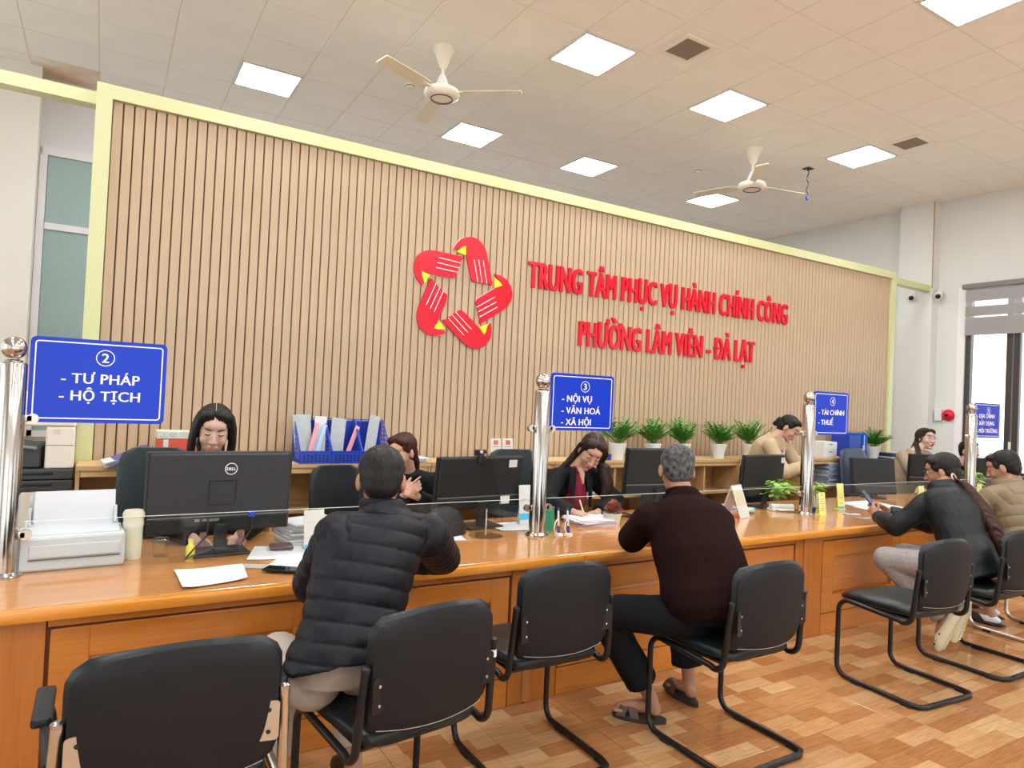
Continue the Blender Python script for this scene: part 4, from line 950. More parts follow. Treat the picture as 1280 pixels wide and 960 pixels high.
def leaner(x,y,z,w_,h_,rx,ry,label,mat,name='document',cat='document',grp='papers in the blue baskets'):
    o=one(name,label,cat,G().box((0,0,h_/2),(w_,.004,h_),bev=.001),mat,(x,y,z),0,grp,False); o.rotation_euler=(R_(rx),R_(ry),0); return o
m_pink=M('pink_form',(.80,.35,.40),.6); m_clear=M('clear_folder',(.46,.50,.52),.25,nz=(20,.15)); m_bluep=M('pale_blue_form',(.45,.62,.80),.6)
leaner(1.30,5.10,SZ+.02,.13,.33,-8,-4,'grey clear folder standing at the left in the leftmost basket',m_clear)
leaner(1.32,5.06,SZ+.02,.03,.28,-8,14,'pink-edged form leaning in the leftmost basket',m_pink)
leaner(1.37,5.05,SZ+.02,.03,.27,-8,16,'pale blue form leaning beside the pink one',m_bluep)
leaner(1.405,5.09,SZ+.02,.09,.32,-8,3,'white papers standing right in the leftmost basket',m_paper)
leaner(1.53,5.09,SZ+.02,.11,.31,-8,6,'clear folder standing in the middle basket',m_clear)
leaner(1.60,5.06,SZ+.02,.035,.27,-8,22,'pink-edged form leaning to the right in the middle basket',m_pink)
leaner(1.78,5.06,SZ+.02,.085,.34,-8,10,'single clear folder leaning in the rightmost basket',m_clear)
# other shelf things
bd=thing('ring_binder','purple ring binder lying tilted at the left end of the shelf','binder',(.14,5.02,SZ+.002),6)
mp_=M('purple_card',(.10,.09,.33),.4)
obj('cover',G().box((0,0,.062),(.26,.22,.004),rot=(0,-.40,0)),mp_,bd); obj('cover',G().box((.02,0,.004),(.26,.22,.004)),mp_,bd); obj('papers',G().box((0,-.004,.038),(.25,.22,.030),rot=(0,-.26,0)),m_paper,bd)
obj('spine',G().box((.135,0,.058),(.005,.22,.112)).prism([(-.12,.0),(.14,.0),(.14,.115),(-.12,.012)],.110,.114,WALLT),mp_,bd)
obj('spine_label',G().prism([(-.03,.022),(.09,.050),(.09,.066),(-.03,.034)],.1145,.1155,WALLT),m_white,bd)
rb=thing('storage_box','white patterned box with a red lower band behind the first woman','box',(.44,5.06,SZ))
obj('lower_box',G().box((0,0,.085),(.24,.17,.17),bev=.004),M('red_box',(.66,.09,.05),.5),rb)
obj('lid',G().box((0,0,.195),(.25,.18,.05),bev=.004),M('white_pattern',(.70,.70,.62),.5,nz=(60,.3)),rb)
obj('white_label',G().box((-.07,-.0858,.085),(.03,.002,.16)),m_white,rb)
pp=thing('document_stack','loose white papers on the shelf right of the blue baskets','documents',(2.10,5.04,SZ),8)
for k in range(5): obj('paper',G().box((rnd.uniform(-.03,.03),rnd.uniform(-.01,.01),.004+.0065*k),(.28,.2,.004),rot=(0,0,rnd.uniform(-.25,.25))),m_paper,pp)
for k,(x,l) in enumerate(((2.90,'white leaflet card with orange square, left of the pair behind the webcam monitor'),(3.02,'white leaflet card with orange square, right of the pair behind the webcam monitor'))):
    card_stand(x,5.02,0,l,.10,.19,m_white,lines=[(0,.155,.045,.04,m_orp),(0,.155,.02,.016,m_white),(0,.118,.07,.004,m_ink2)],z=SZ)
bb=thing('small_basket','small blue box by the leftmost potted palm','box',(4.08,4.99,SZ)); obj('tray',G().box((0,0,.025),(.07,.06,.05),bev=.004),m_blue,bb); obj('rim',G().box((0,0,.052),(.076,.066,.006),bev=.002),m_blue,bb)
wb=thing('storage_box','pale grey two-drawer box on the shelf right of post 4','box',(7.50,5.08,SZ))
obj('body',G().box((0,0,.095),(.25,.2,.19),bev=.004),M('grey_card',(.62,.64,.65),.5),wb)
for zz in (.05,.14): 
    d=obj('drawer',G().box((0,-.101,zz),(.235,.006,.08),bev=.002),M('grey_card2',(.70,.72,.72),.5),wb); obj('pull',G().box((0,-.106,zz+.02),(.06,.004,.010)),m_ink2,d)
fb=thing('file_box','big blue plastic file box on the shelf near the panel\'s right edge','file box',(8.07,5.10,SZ))
ox_=0
obj('left_wall',G().box((-.20,0,.15),(.006,.24,.29)),m_blue,fb); obj('rear_wall',G().box((.0,.12,.15),(.40,.006,.29)),m_blue,fb); obj('front_wall',G().box((-.09,-.12,.135),(.23,.006,.27)),m_blue,fb)
for k,dx in enumerate((.03,.10,.17)): obj('divider',G().box((dx,0,.15),(.006,.24,.29)),M('blue_plastic2',(.02,.14,.62),.35),fb)
obj('bottom',G().box((0,0,.006),(.40,.24,.006)),m_blue,fb); obj('sticker',G().box((.10,-.1235,.12),(.05,.001,.06)),M('sticker_pink',(.7,.55,.55),.5),fb); obj('file',G().box((.135,-.0,.14),(.05,.20,.26),bev=.003),m_bluep,fb)
sp=thing('document_stack','flat white papers in front of the big blue file box','documents',(7.95,4.985,SZ+.0),5)
for k in range(4): obj('paper',G().box((rnd.uniform(-.02,.02),0,.004+.006*k),(.34,.08,.004),rot=(0,0,rnd.uniform(-.05,.05))),m_paper,sp)
ds=thing('document_stack','dark blue and white files piled on the low table behind the beige-jacket woman','documents',(8.98,5.08,1.01),0)
for k in range(8): obj('file',G().box((rnd.uniform(-.03,.03)+(.12 if k>3 else -.1),rnd.uniform(-.02,.02),.012+.022*(k%4)),(.24,.26,.019),rot=(0,0,rnd.uniform(-.2,.2)),bev=.003),M('file%d'%(k%3),[(.03,.03,.05),(.62,.66,.72),(.05,.07,.2)][k%3],.5),ds)
# files inside the cabinets
def pile(x,z,n,w_,label,cols,dy=5.08,th=.014,seed=1):
    rr=random.Random(seed); t_=thing('document_stack',label,'documents',(x,dy,z),0,'documents stored in the pine cabinets')
    for k in range(n): obj('folder',G().box((rr.uniform(-.012,.012),rr.uniform(-.012,.012),th*(k+.5)+.001),(w_,.24,th*.88),rot=(0,0,rr.uniform(-.06,.06)),bev=.002),M('pf_'+cols[k%len(cols)],{'b':(.30,.38,.50),'w':(.62,.64,.66),'g':(.25,.38,.24),'p':(.60,.38,.36),'d':(.10,.09,.10),'r':(.55,.05,.04)}[cols[k%len(cols)]],.6),t_)
pile(3.78,.712,9,.30,'mixed pink, blue and white folders in the cabinet left of the old man',['w','g','w','g','b','w','p','w','p'],5.06,.016,2)
pile(7.55,.712,17,.26,'tall pile of bluish files in the cabinet under the two-drawer box',['b','w','b'],5.06,.0165,3)
pile(7.96,.712,11,.30,'loose pile of white papers in the rightmost cabinet bay',['w','d','w','w','p'],5.06,.014,4)
pile(6.30,.712,12,.24,'dark files in the cabinet behind the monitor with two stickers',['d','b','d','w'],5.06,.018,5)
pile(.28,.712,6,.20,'red box files in the leftmost cabinet bay beside the tumbler',['r','w','r'],5.06,.03,6)

# ================================================================ PHOTOCOPIER
m_cpw=M('copier_cream',(.76,.70,.60),.5); m_cpd=M('copier_grey',(.045,.047,.05),.45)
cpx=thing('photocopier','cream and dark grey floor photocopier behind the printer, below sign 2','photocopier',(-.465,5.43,0),0)
obj('lower_cabinet',G().box((0,0,.455),(.66,.55,.83),bev=.01),m_cpw,cpx)
for k in range(2):
    d=obj('paper_drawer',G().box((0,-.005,.908+.070*k),(.66,.56,.064),bev=.006),m_cpd,cpx); obj('handle',G().box((.12,-.288,.915+.070*k),(.20,.012,.018),bev=.004),m_black,d)
obj('left_tower',G().box((-.08,.02,1.08),(.46,.5,.13),bev=.008),m_cpd,cpx); obj('output_tray',G().box((-.08,-.05,1.17),(.42,.42,.02),rot=(.0,.15,0),bev=.006),M('copier_tray',(.22,.23,.24),.4),cpx)
obj('right_tower',G().box((.25,0,1.145),(.155,.54,.265),bev=.01),m_cpw,cpx); obj('tower_seam',G().box((.25,-.2705,1.16),(.15,.002,.003)),m_cpd,cpx)
obj('scanner_head',G().box((0,0,1.33),(.66,.55,.10),bev=.012),m_cpw,cpx); obj('document_feeder',G().box((-.02,.02,1.435),(.6,.48,.11),bev=.02),m_cpw,cpx); obj('label_plate',G().box((.23,-.2718,1.245),(.04,.002,.03)),M('plate_pink',(.7,.55,.52),.5),cpx)
for sx_ in(-.28,.28):
    for sy2 in(-.22,.22): obj('castor',G().lathe([(0,-.015),(.02,-.015),(.02,.015),(0,.015)],seg=12,T=Matrix.Translation((sx_,sy2,.02))@Matrix.Rotation(math.pi/2,4,'X')),m_black,cpx,True)

# ================================================================ WALL FITTINGS ON THE RIGHT
al=thing('fire_alarm','round red fire alarm bell on a white box by the window','fire alarm',(X1-.01,5.17,1.63))
obj('white_box',G().box((-.02,.11,.0),(.05,.10,.17),bev=.008),m_white,al); obj('bell',G().lathe([(0,0),(.085,0),(.085,.012),(.07,.035),(.03,.05),(0,.052)],seg=28,T=Matrix.Translation((-.005,-.02,0))@Matrix.Rotation(-math.pi/2,4,'Y')),m_red,al,True)
obj('bell_hub',G().lathe([(0,.05),(.025,.05),(.02,.07),(0,.072)],seg=16,T=Matrix.Translation((-.005,-.02,0))@Matrix.Rotation(-math.pi/2,4,'Y')),m_blackp,al,True)
for y_,l,x_ in ((5.62,'white security camera left of the pilaster corner below the yellow rail',X1-.20),(5.28,'white security camera right of the pilaster corner near the blind',X1-.12)):
    cm=thing('security_camera',l,'camera',(x_,y_,3.37),0,'white security cameras at the pilaster')
    obj('mount',G().box((.02,0,.06),(.06,.06,.07),bev=.01),m_white,cm); obj('shell',G().ell((-.03,0,.0),(.055,.055,.06)),m_white,cm,True); obj('lens_window',G().ell((-.055,-.012,-.012),(.038,.038,.038)),m_black,cm,True)
    if y_<5.3: obj('arm',G().box((.07,0,.06),(.10,.02,.02)),m_white,cm)
cd=setp(obj('wall_conduit',G().box((X1-.184,5.352,4.12),(.008,.012,1.28)),M('conduit_brown',(.40,.24,.17),.6)),'thin brown conduit running down the pilaster to the yellow rail','conduit')
# ================================================================ PEOPLE
def fuse(g, voxel, smooth=4, name='m'):
    me=bpy.data.meshes.new(name); me.from_pydata(g.v,[],g.f)
    bm=bmesh.new(); bm.from_mesh(me); bmesh.ops.recalc_face_normals(bm,faces=bm.faces); bm.to_mesh(me); bm.free()
    o=bpy.data.objects.new(name,me); sc.collection.objects.link(o)
    m=o.modifiers.new('r','REMESH'); m.mode='VOXEL'; m.voxel_size=voxel; m.use_smooth_shade=True
    if smooth: s=o.modifiers.new('s','SMOOTH'); s.factor=.5; s.iterations=smooth
    dg=bpy.context.evaluated_depsgraph_get(); me2=bpy.data.meshes.new_from_object(o.evaluated_get(dg))
    bpy.data.objects.remove(o); bpy.data.meshes.remove(me); me2.materials.clear()
    me2.polygons.foreach_set('use_smooth',[True]*len(me2.polygons)); return me2
def mco(me):
    a=np.empty(len(me.vertices)*3); me.vertices.foreach_get('co',a); return a.reshape(-1,3)
def mno(me):
    a=np.empty(len(me.vertices)*3); me.vertices.foreach_get('normal',a); return a.reshape(-1,3)
def mset(me,a): me.vertices.foreach_set('co',a.ravel()); me.update()
def wrinkle(me, amp=.004, f=28, seed=0):
    c=mco(me); n=mno(me); r=np.random.RandomState(seed); d=np.zeros(len(c))
    for k in range(7):
        w_=r.normal(size=3); w_/=np.linalg.norm(w_); w2=r.normal(size=3)*f*.35; ff=f*(.6+.35*k)
        d+=np.sin(c@w_*ff+2.2*np.sin(c@w2+r.rand()*6)+r.rand()*6)/(1+.5*k)
    mset(me,c+n*(d/2.4*amp)[:,None])
def quilt(me, segs, pitch=.052, amp=.010, sharp=.35):
    """puffer seams: grooves every `pitch` metres along the nearest limb/torso axis"""
    c=mco(me); n=mno(me); best=np.full(len(c),1e9); s=np.zeros(len(c))
    for (p0,p1,r,s0) in segs:
        p0=np.array(p0);p1=np.array(p1); d=p1-p0; L=np.linalg.norm(d); u=d/L
        t=(c-p0)@u; tc=np.clip(t,0,L); dist=np.linalg.norm(c-p0-tc[:,None]*u,axis=1)-r
        m=dist<best; best[m]=dist[m]; s[m]=(t[m]+s0)
    ph=np.abs(np.sin(np.pi*s/pitch)); dd=amp*(ph**sharp-.75)
    mset(me,c+n*dd[:,None])
def loft(g, rings, seg=20, T=None, p=1.0):
    """rings: (centre, half-axis A, half-axis B)"""
    rs=[]
    for c,a,b in rings:
        c,a,b=V(c),V(a),V(b); r=[]
        for k in range(seg):
            t=2*math.pi*k/seg; ct,st=math.cos(t),math.sin(t)
            r.append(c+a*math.copysign(abs(ct)**p,ct)+b*math.copysign(abs(st)**p,st))
        rs.append(r)
    g.rings(rs,T); return g
def cap(g, p0, r0, p1, r1, seg=14, T=None):
    p0,p1=V(p0),V(p1); d=(p1-p0); L=d.length
    if L<1e-6: g.ell(p0,(r0,)*3,T=T); return g
    d.normalize(); a=d.orthogonal().normalized(); b=d.cross(a); rs=[]
    for k in range(5):
        t=math.pi/2*(1-k/4.0); r=max(r0*math.cos(t),r0*.06); rs.append((p0-d*r0*math.sin(t),r))
    for k in range(1,3): rs.append((p0+d*L*k/3,r0+(r1-r0)*k/3))
    for k in range(5):
        t=math.pi/2*k/4.0; r=max(r1*math.cos(t),r1*.06); rs.append((p1+d*r1*math.sin(t),r))
    g.rings([[c+a*r*math.cos(2*math.pi*j/seg)+b*r*math.sin(2*math.pi*j/seg) for j in range(seg)] for c,r in rs],T); return g
def headmat(c,h,nod,roll=0,s=1.0):
    return Matrix.Translation(V(c))@Matrix.Rotation(R_(h),4,'Z')@Matrix.Rotation(R_(-nod),4,'X')@Matrix.Rotation(R_(roll),4,'Y')@Matrix.Scale(s,4)
def head_prims(g,T,male=False):
    e=lambda c,r,rot=None: g.ell(c,r,rot,seg=18,T=T,rows=12)
    e((0,-.018,.030),(.074,.092,.084)); e((0,.018,-.012),(.066,.068,.082)); e((0,.022,-.060),(.052 if not male else .057,.052,.044))
    e((0,.060,-.096),(.021,.018,.015)); e((0,.052,.045),(.052,.030,.030))
    for s in(-1,1):
        e((s*.036,.048,-.028),(.026,.027,.028)); e((s*.078,-.012,-.006),(.011,.020,.033),Euler((0,0,s*-.35)).to_matrix()); e((s*.0115,.090,-.031),(.009,.011,.0075))
    cap(g,(0,.078,.018),.0075,(0,.101,-.026),.0105,T=T); e((0,.079,-.060),(.023,.012,.013))
def hand(g,w_,d,pn,side,curl=.5,spread=.10,scale=1.0,thumb=.5,point=None):
    """w_ wrist, d direction wrist->knuckles, pn back-of-hand normal, side +1: thumb towards +x of (d x pn)"""
    w_=V(w_); d=V(d).normalized(); pn=V(pn); pn=(pn-d*pn.dot(d)).normalized(); x=d.cross(pn)*side; S=scale
    cap(g,w_-d*.03*S,.024*S,w_+d*.01*S,.025*S,12)
    loft(g,[(w_+d*.00*S,x*.024*S,pn*.017*S),(w_+d*.03*S,x*.034*S,pn*.0165*S),(w_+d*.07*S,x*.040*S,pn*.015*S),(w_+d*.088*S,x*.038*S,pn*.011*S)],14)
    for k,(o_,ln) in enumerate(((.030,.068),(.0105,.076),(-.010,.071),(-.029,.056))):
        b=w_+d*.080*S+x*o_*S; dr=(d+x*(o_*spread*12)).normalized(); cu=curl*(1+.10*k)
        if point is not None and k==0: cu=point
        q=b; a=0
        for j,(f_,r_) in enumerate(((.45,.0086),(.30,.0078),(.25,.0070))):
            a+=cu*(.9 if j==0 else 1.05); v_=(dr*math.cos(a)-pn*math.sin(a)); q2=q+v_*ln*f_*S*1.05
            cap(g,q,r_*S,q2,(r_-.0006)*S,10); q=q2
    b=w_+d*.022*S+x*.026*S; v1=(d*.62+x*.75-pn*.35*thumb).normalized(); b2=b+v1*.036*S; cap(g,b,.0135*S,b2,.0105*S,10)
    v2=(d*.95+x*.15-pn*.55*thumb).normalized(); b3=b2+v2*.030*S; cap(g,b2,.0100*S,b3,.0088*S,10); cap(g,b3,.0088*S,b3+(v2-pn*.2).normalized()*.022*S,.0078*S,10)
    return g
def torso_rings(P,C,N,rh,rs,k=1.0,dep=1.0,hem=.0,sw=1.0,box=0):
    P,C,N=V(P),V(C),V(N); up=V((0,0,1)); rh,rs=V(rh).normalized(),V(rs).normalized(); sp1=(C-P).normalized(); sp2=(N-C).normalized()
    out=[]
    def ring(c,r,sp,a,b): 
        f=sp.cross(r).normalized()*-1; out.append((c,r*a*k,f*b*k*dep))
    ring(P-sp1*(.10+hem),rh,sp1,.155 if hem>-.05 else .176,.115 if hem>-.05 else .126); ring(P-sp1*.03,rh,sp1,.172+box*.5,.122+box*.5); ring(P+sp1*.05,rh,sp1,.165+box*.9,.118+box*.6)
    ring(P.lerp(C,.45),rh,sp1,.148+box,.106+box*.6); ring(C.lerp(P,.12),(rh+rs).normalized(),sp1,.158+box*.7,.114+box*.4)
    ring(C.lerp(N,.30),rs,sp2,.170*sw,.116); ring(C.lerp(N,.62),rs,sp2,.176*sw,.104); ring(C.lerp(N,.82),rs,sp2,.160*sw,.086); ring(C.lerp(N,.97),rs,sp2,.095,.066); ring(N+sp2*.04,rs,sp2,.058,.056)
    return out
def person(label,J,st,hands=(),quiltp=None,extra=None):
    """J: joints in world coordinates; st: style"""
    P=V(J['pelvis']); C=V(J['chest']); N=V(J['neck']); Hc=V(J['head'][0]); T=headmat(*J['head'])
    root=thing('person',label,'person',(P.x,P.y,0)); inv=Matrix.Translation((-P.x,-P.y,0))
    def put(n,me,mat,par=root):
        c=mco(me); c[:,0]-=P.x; c[:,1]-=P.y; mset(me,c); return obj(n,me,mat,par)
    skin=st['skin']; shl,shr=V(J['shL']),V(J['shR']); rs=(shr-shl); rh=V(J.get('rh',rs))
    # --- body, one continuous surface
    g=G(); head_prims(g,T,st.get('male',False))
    cap(g,T@V((0,-.030,-.045)),.053,N,.056); loft(g,torso_rings(P,C,N,rh,rs,.80,.78)[1:])
    for s,sh,el,wr in ((-1,shl,J['elL'],J['wrL']),(1,shr,J['elR'],J['wrR'])):
        cap(g,C.lerp(N,.7),.07,sh,.050); cap(g,sh,.047,el,.038); cap(g,el,.038,wr,.025)
    for hd in hands: hand(g,*hd[0],**hd[1])
    for s in 'LR':
        if 'hip'+s in J:
            cap(g,J['hip'+s],.078,J['knee'+s],.052); cap(g,J['knee'+s],.050,J['ank'+s],.034)
            a=V(J['ank'+s]); t_=V(J['toe'+s]); f=(t_-a); f.z=0; f.normalize(); up=V((0,0,1))
            cap(g,a,.034,(a.x-f.x*.02,a.y-f.y*.02,t_.z+.028),.032); cap(g,(a.x+f.x*.02,a.y+f.y*.02,t_.z+.04),.034,t_+up*.018,.026)
            if st.get('toes') :
                sd=f.cross(up)
                for k in range(5):
                    q=t_+sd*(k-2)*.017+up*.008; cap(g,q-f*.01,.010,q+f*(.034-abs(k-1.6 if s=='L' else k-2.4)*.006),.0085,8)
    body=put('body',fuse(g,.0055,2,'body'),skin)
    # --- clothes
    if 'pants' in st:
        g=G(); loft(g,[(P+V((0,0,.07)),rh.normalized()*.160,rh.normalized().cross(V((0,0,1)))*.115),(P-V((0,0,.01)),rh.normalized()*.176,rh.normalized().cross(V((0,0,1)))*.128),(P-V((0,0,.07)),rh.normalized()*.17,rh.normalized().cross(V((0,0,1)))*.12)])
        lg=st.get('legr',(.098,.074,.068,.058))
        for s in 'LR':
            k=V(J['knee'+s]); a=V(J['ank'+s]); cu=k.lerp(a,st.get('cuff',.88))
            cap(g,J['hip'+s],lg[0],k,lg[1]); d=(cu-k).normalized(); aa=d.orthogonal().normalized(); bb=d.cross(aa)
            loft(g,[(k-d*.05,aa*lg[1]*.75,bb*lg[1]*.75),(k,aa*lg[1],bb*lg[1]),(k.lerp(cu,.5),aa*lg[2],bb*lg[2]),(cu,aa*lg[3],bb*lg[3])],16)
        me=fuse(g,.009,3,'trousers'); wrinkle(me,.005,26,3); put('trousers',me,st['pants'])
    if 'jacket' in st:
        g=G(); jk=st.get('jk',1.12); rr=torso_rings(P,C,N,rh,rs,jk,jk*st.get('jd',1.0),st.get('hem',.02),st.get('sw',1.0),st.get('box',0))
        rr=rr[:-1]+[(rr[-1][0]-V((0,0,.015)),rr[-1][1]*1.25,rr[-1][2]*1.3)]
        loft(g,rr,24); ar=st.get('ar',(.068,.060,.056,.046)); segs=[(tuple(P-V((0,0,.25))),tuple(N),.14,0)]
        for sh,el,wr,s0 in ((shl,V(J['elL']),V(J['wrL']),.03),(shr,V(J['elR']),V(J['wrR']),.01)):
            cap(g,C.lerp(N,.66),.085,sh,ar[0]); cap(g,sh,ar[0],el,ar[1]); w2=wr+(el-wr).normalized()*st.get('cuffgap',.01)
            cap(g,el,ar[1],el.lerp(w2,.6),ar[2]); d=(w2-el).normalized(); aa=d.orthogonal().normalized(); bb=d.cross(aa)
            loft(g,[(el.lerp(w2,.4),aa*ar[2],bb*ar[2]),(w2-d*.03,aa*(ar[3]+.004),bb*(ar[3]+.004)),(w2,aa*ar[3],bb*ar[3])],16)
            L1=(el-sh).length; segs+= [(tuple(sh),tuple(el),ar[0]-.01,s0),(tuple(el),tuple(w2),ar[1]-.012,s0+L1)]
        if extra: extra(g)
        me=fuse(g,st.get('vox',.0085),3,'jacket')
        if quiltp: quilt(me,segs,*quiltp)
        wrinkle(me,st.get('wr',.004),st.get('wf',26),5); jo=put('jacket',me,st['jacket'])
        if st.get('collar'):
            ch,cr,ct,cm,nb=st['collar']; spn=(T@V((0,-.02,-.06))-N).normalized(); spn=(spn+V((0,0,.9))).normalized(); g=G(); rx=rs.normalized(); fy=spn.cross(rx)*-1
            for b in range(nb):
                h0=-.02+ch*b/nb; hm=ch/nb
                ri=[]
                for q in range(9):
                    a_=2*math.pi*q/9
                pts=[N+spn*(h0+hm*.5)+rx*cr*math.cos(t)+fy*cr*.95*math.sin(t)-fy*.01 for t in [2*math.pi*i/28 for i in range(28)]]
                g.tube(pts,max(hm*.55,ct),10,True)
            me=fuse(g,.007,2,'collar'); wrinkle(me,.002,40,8); put('collar',me,cm,jo)
    # --- hair
    hr=st.get('hair'); hm=st['hairmat']
    if hr:
        g=G(); e=lambda c,r,rot=None: g.ell(c,r,rot,seg=20,T=T,rows=14)
        if hr=='short':
            e((0,-.032,.046),(.083,.094,.082)); e((0,-.048,.016),(.078,.074,.078)); e((0,-.060,-.012),(.070,.054,.064)); e((0,.028,.082),(.060,.050,.030),Euler((.25,0,0)).to_matrix())
            for s in(-1,1): e((s*.064,.018,.030),(.013,.020,.030)); 
        else:
            e((0,-.030,.044),(.086,.095,.086)); e((0,-.056,-.010),(.080,.060,.070))
            for s in(-1,1): e((s*.034,.002,.082),(.052,.064,.032),Euler((.28,s*.30,0)).to_matrix()); e((s*.056,.000,.052),(.026,.042,.042)); (e((s*.070,-.012,.010),(.016,.030,.055)) if not st.get('tied') else e((s*.062,.000,.040),(.022,.040,.032)))
        hd=st.get('strands',[])
        for pts,ws in hd:    # each: list of points (head-local or world via tuple flag), list of (half width, half thickness, axis)
            rr=[]
            for i,(p_,(a_,b_)) in enumerate(zip(pts,ws)):
                q=T@V(p_[1:]) if p_[0]=='h' else V(p_[1:]); rr.append((q,a_,b_))
            R2=[]
            for i,(q,a_,b_) in enumerate(rr):
                d=(rr[min(i+1,len(rr)-1)][0]-rr[max(i-1,0)][0]).normalized(); ax=V(st.get('sax',(1,0,0))); ax=(ax-d*ax.dot(d)).normalized(); R2.append((q,ax*a_,d.cross(ax)*b_))
            loft(g,R2,16)
        me=fuse(g,.006,3,'hair'); c=mco(me); n=mno(me); Ti=np.array(T.inverted()); l=c@Ti[:3,:3].T+Ti[:3,3]
        if hr=='short':
            d=.0013*np.sin(l[:,0]*520+3*np.sin(l[:,1]*90))*np.sin(l[:,2]*160+l[:,1]*190+2*np.sin(l[:,0]*120))
        else:
            an=np.arctan2(l[:,0],-(l[:,1]+.02)); d=.0016*np.sin(an*34+2*np.sin(l[:,2]*22))+.0012*np.sin(an*71+l[:,2]*15)
            part=st.get('part',0.0)
            if part is not None: d-=.006*np.exp(-((l[:,0]-part)/.004)**2)*(l[:,2]>.06)*(l[:,1]>-.05)
        mset(me,c+n*d[:,None]); ho=put('hair',me,hm)
        if hr!='short' and st.get('part',0.0) is not None:
            pts=[]
            for k in range(8):
                t=math.pi*(.30+.30*k/7); pts.append(T@V((st.get('part',0.0),-.030+.0955*math.cos(t),.044+.0865*math.sin(t)))-V((P.x,P.y,0)))
            obj('parting',G().tube(pts,.0018,6),skin,ho,True)
    # --- face
    def lo(n,g_,m_,par=body): 
        g_.v=[(x-P.x,y-P.y,z) for x,y,z in g_.v]; return obj(n,g_,m_,par,True)
    eo=st.get('eyes','down')
    for s in(-1,1):
        if eo=='open':
            ey=lo('eye',G().ell((s*.030,.0715,.010),(.0125,.0105,.0065),T=T,seg=14,rows=8),m_eye); 
            lo('iris',G().ell((s*.030,.0800,.010),(.0052,.0028,.0056),T=T,seg=10,rows=6),m_iris)
        lid=[(s*(.030-.0135+.0045*k),.0815-.0016*(k-3)**2*.25-(.0015 if eo=='open' else 0),.0165-.0006*(k-3)**2 if eo=='open' else .0095-.0004*(9-(k-3)**2)+.001) for k in range(7)]
        if eo!='open': lo('eyelid',G().ell((s*.030,.0722,.012),(.0145,.0105,.0075),T=T,seg=14,rows=8),skin)
        lo('lashes',G().tube(lid,[.0012,.0022,.0027,.0028,.0027,.0022,.0012],6,T=T),m_lash)
        lo('eyebrow',G().tube([(s*(.014+.006*k),.0850-.0016*k-.0007*k*k,.0315+.0022*math.sin(k*.75)) for k in range(6)],[.0024,.0034,.0038,.0034,.0028,.0015],6,T=T),st.get('browmat',m_lash))
    lo('lips',G().ell((0,.0895,-.0560),(.0225,.0055,.0048),T=T,seg=14,rows=8).ell((0,.0885,-.0645),(.0195,.0060,.0056),T=T,seg=14,rows=8),st.get('lips',m_lipm))
    if st.get('glasses'):
        gm=st['glasses']; g=G()
        for s in(-1,1):
            g.tube([(s*.032+.023*math.cos(a),.096-.004*abs(math.cos(a)),.008+.018*math.sin(a)) for a in [2*math.pi*k/18 for k in range(18)]],.0014,6,True,T=T)
            g.tube([(s*.055,.092,.012),(s*.072,.05,.012),(s*.078,-.01,.008)],.0014,6,T=T)
        g.tube([(-.009,.097,.010),(0,.100,.013),(.009,.097,.010)],.0014,6,T=T)
        lo('glasses',g,gm)
    return root,T,put,lo
m_eye=M('eye_white',(.75,.74,.72),.2); m_iris=M('iris_dark',(.02,.012,.01),.1); m_lash=M('lash_dark',(.03,.02,.018),.6); m_lipm=M('lip_natural',(.46,.17,.15),.4); m_lipr=M('lip_red',(.55,.04,.05),.35)
def skinm(n,c): 
    m=M(n,c,.5,nz=(9,.08),bump=(300,.06,.0006)); b=m.node_tree.nodes['Principled BSDF']; b.inputs['Subsurface Weight'].default_value=.08; b.inputs['Subsurface Radius'].default_value=(.01,.004,.002); return m
sk1=skinm('skin_fair',(.54,.31,.22)); sk2=skinm('skin_tan',(.40,.20,.125)); sk3=skinm('skin_pale',(.60,.38,.30))
def hairm(n,c,c2,rough=.42): return M(n,c,rough,spec=.2,nz=(70,.5),stretch=(1,1,.10),col2=c2,bump=(160,.25,.002))
h_blk=hairm('hair_black',(.008,.007,.007),(.022,.019,.018)); h_brn=hairm('hair_dark_brown',(.016,.009,.007),(.045,.022,.016)); h_red=hairm('hair_reddish_brown',(.026,.010,.008),(.065,.022,.017)); h_gry=M('hair_grey',(.010,.010,.011),.6,spec=.15,nz=(85,.5),col2=(.14,.14,.145),stretch=(1,.22,.5),bump=(120,.4,.003))
j_puff=M('puffer_black',(.008,.008,.012),.46,spec=.18,bump=(45,.5,.004)); j_blk=M('blazer_black',(.006,.006,.008),.8,spec=.2,bump=(500,.2,.001)); j_wind=M('windbreaker_black',(.008,.011,.012),.45,spec=.25,bump=(40,.4,.004))
j_brn=M('brown_felt',(.016,.0065,.006),.95,spec=.08,nz=(120,.25),bump=(260,.4,.002),sheen=0); j_bei=M('beige_corduroy',(.44,.33,.20),.85,bump=(90,.4,.003)); j_beip=M('beige_puffer',(.34,.26,.17),.6,bump=(50,.4,.004)); j_khk=M('khaki_puffer',(.19,.135,.075),.6,bump=(50,.4,.004))
p_bei=M('beige_trousers',(.42,.35,.29),.8,bump=(60,.3,.003)); p_blk=M('black_trousers',(.006,.006,.008),.85,spec=.15,bump=(60,.3,.003)); p_gry=M('grey_speckled_trousers',(.38,.34,.33),.85,nz=(160,.55)); p_khk=M('khaki_trousers',(.33,.24,.14),.8)
m_sandal=M('brown_sandal',(.085,.05,.035),.6,bump=(200,.3,.002)); m_sole=M('dark_sole',(.03,.022,.02),.7); m_croc=M('cream_clog',(.78,.70,.50),.55)

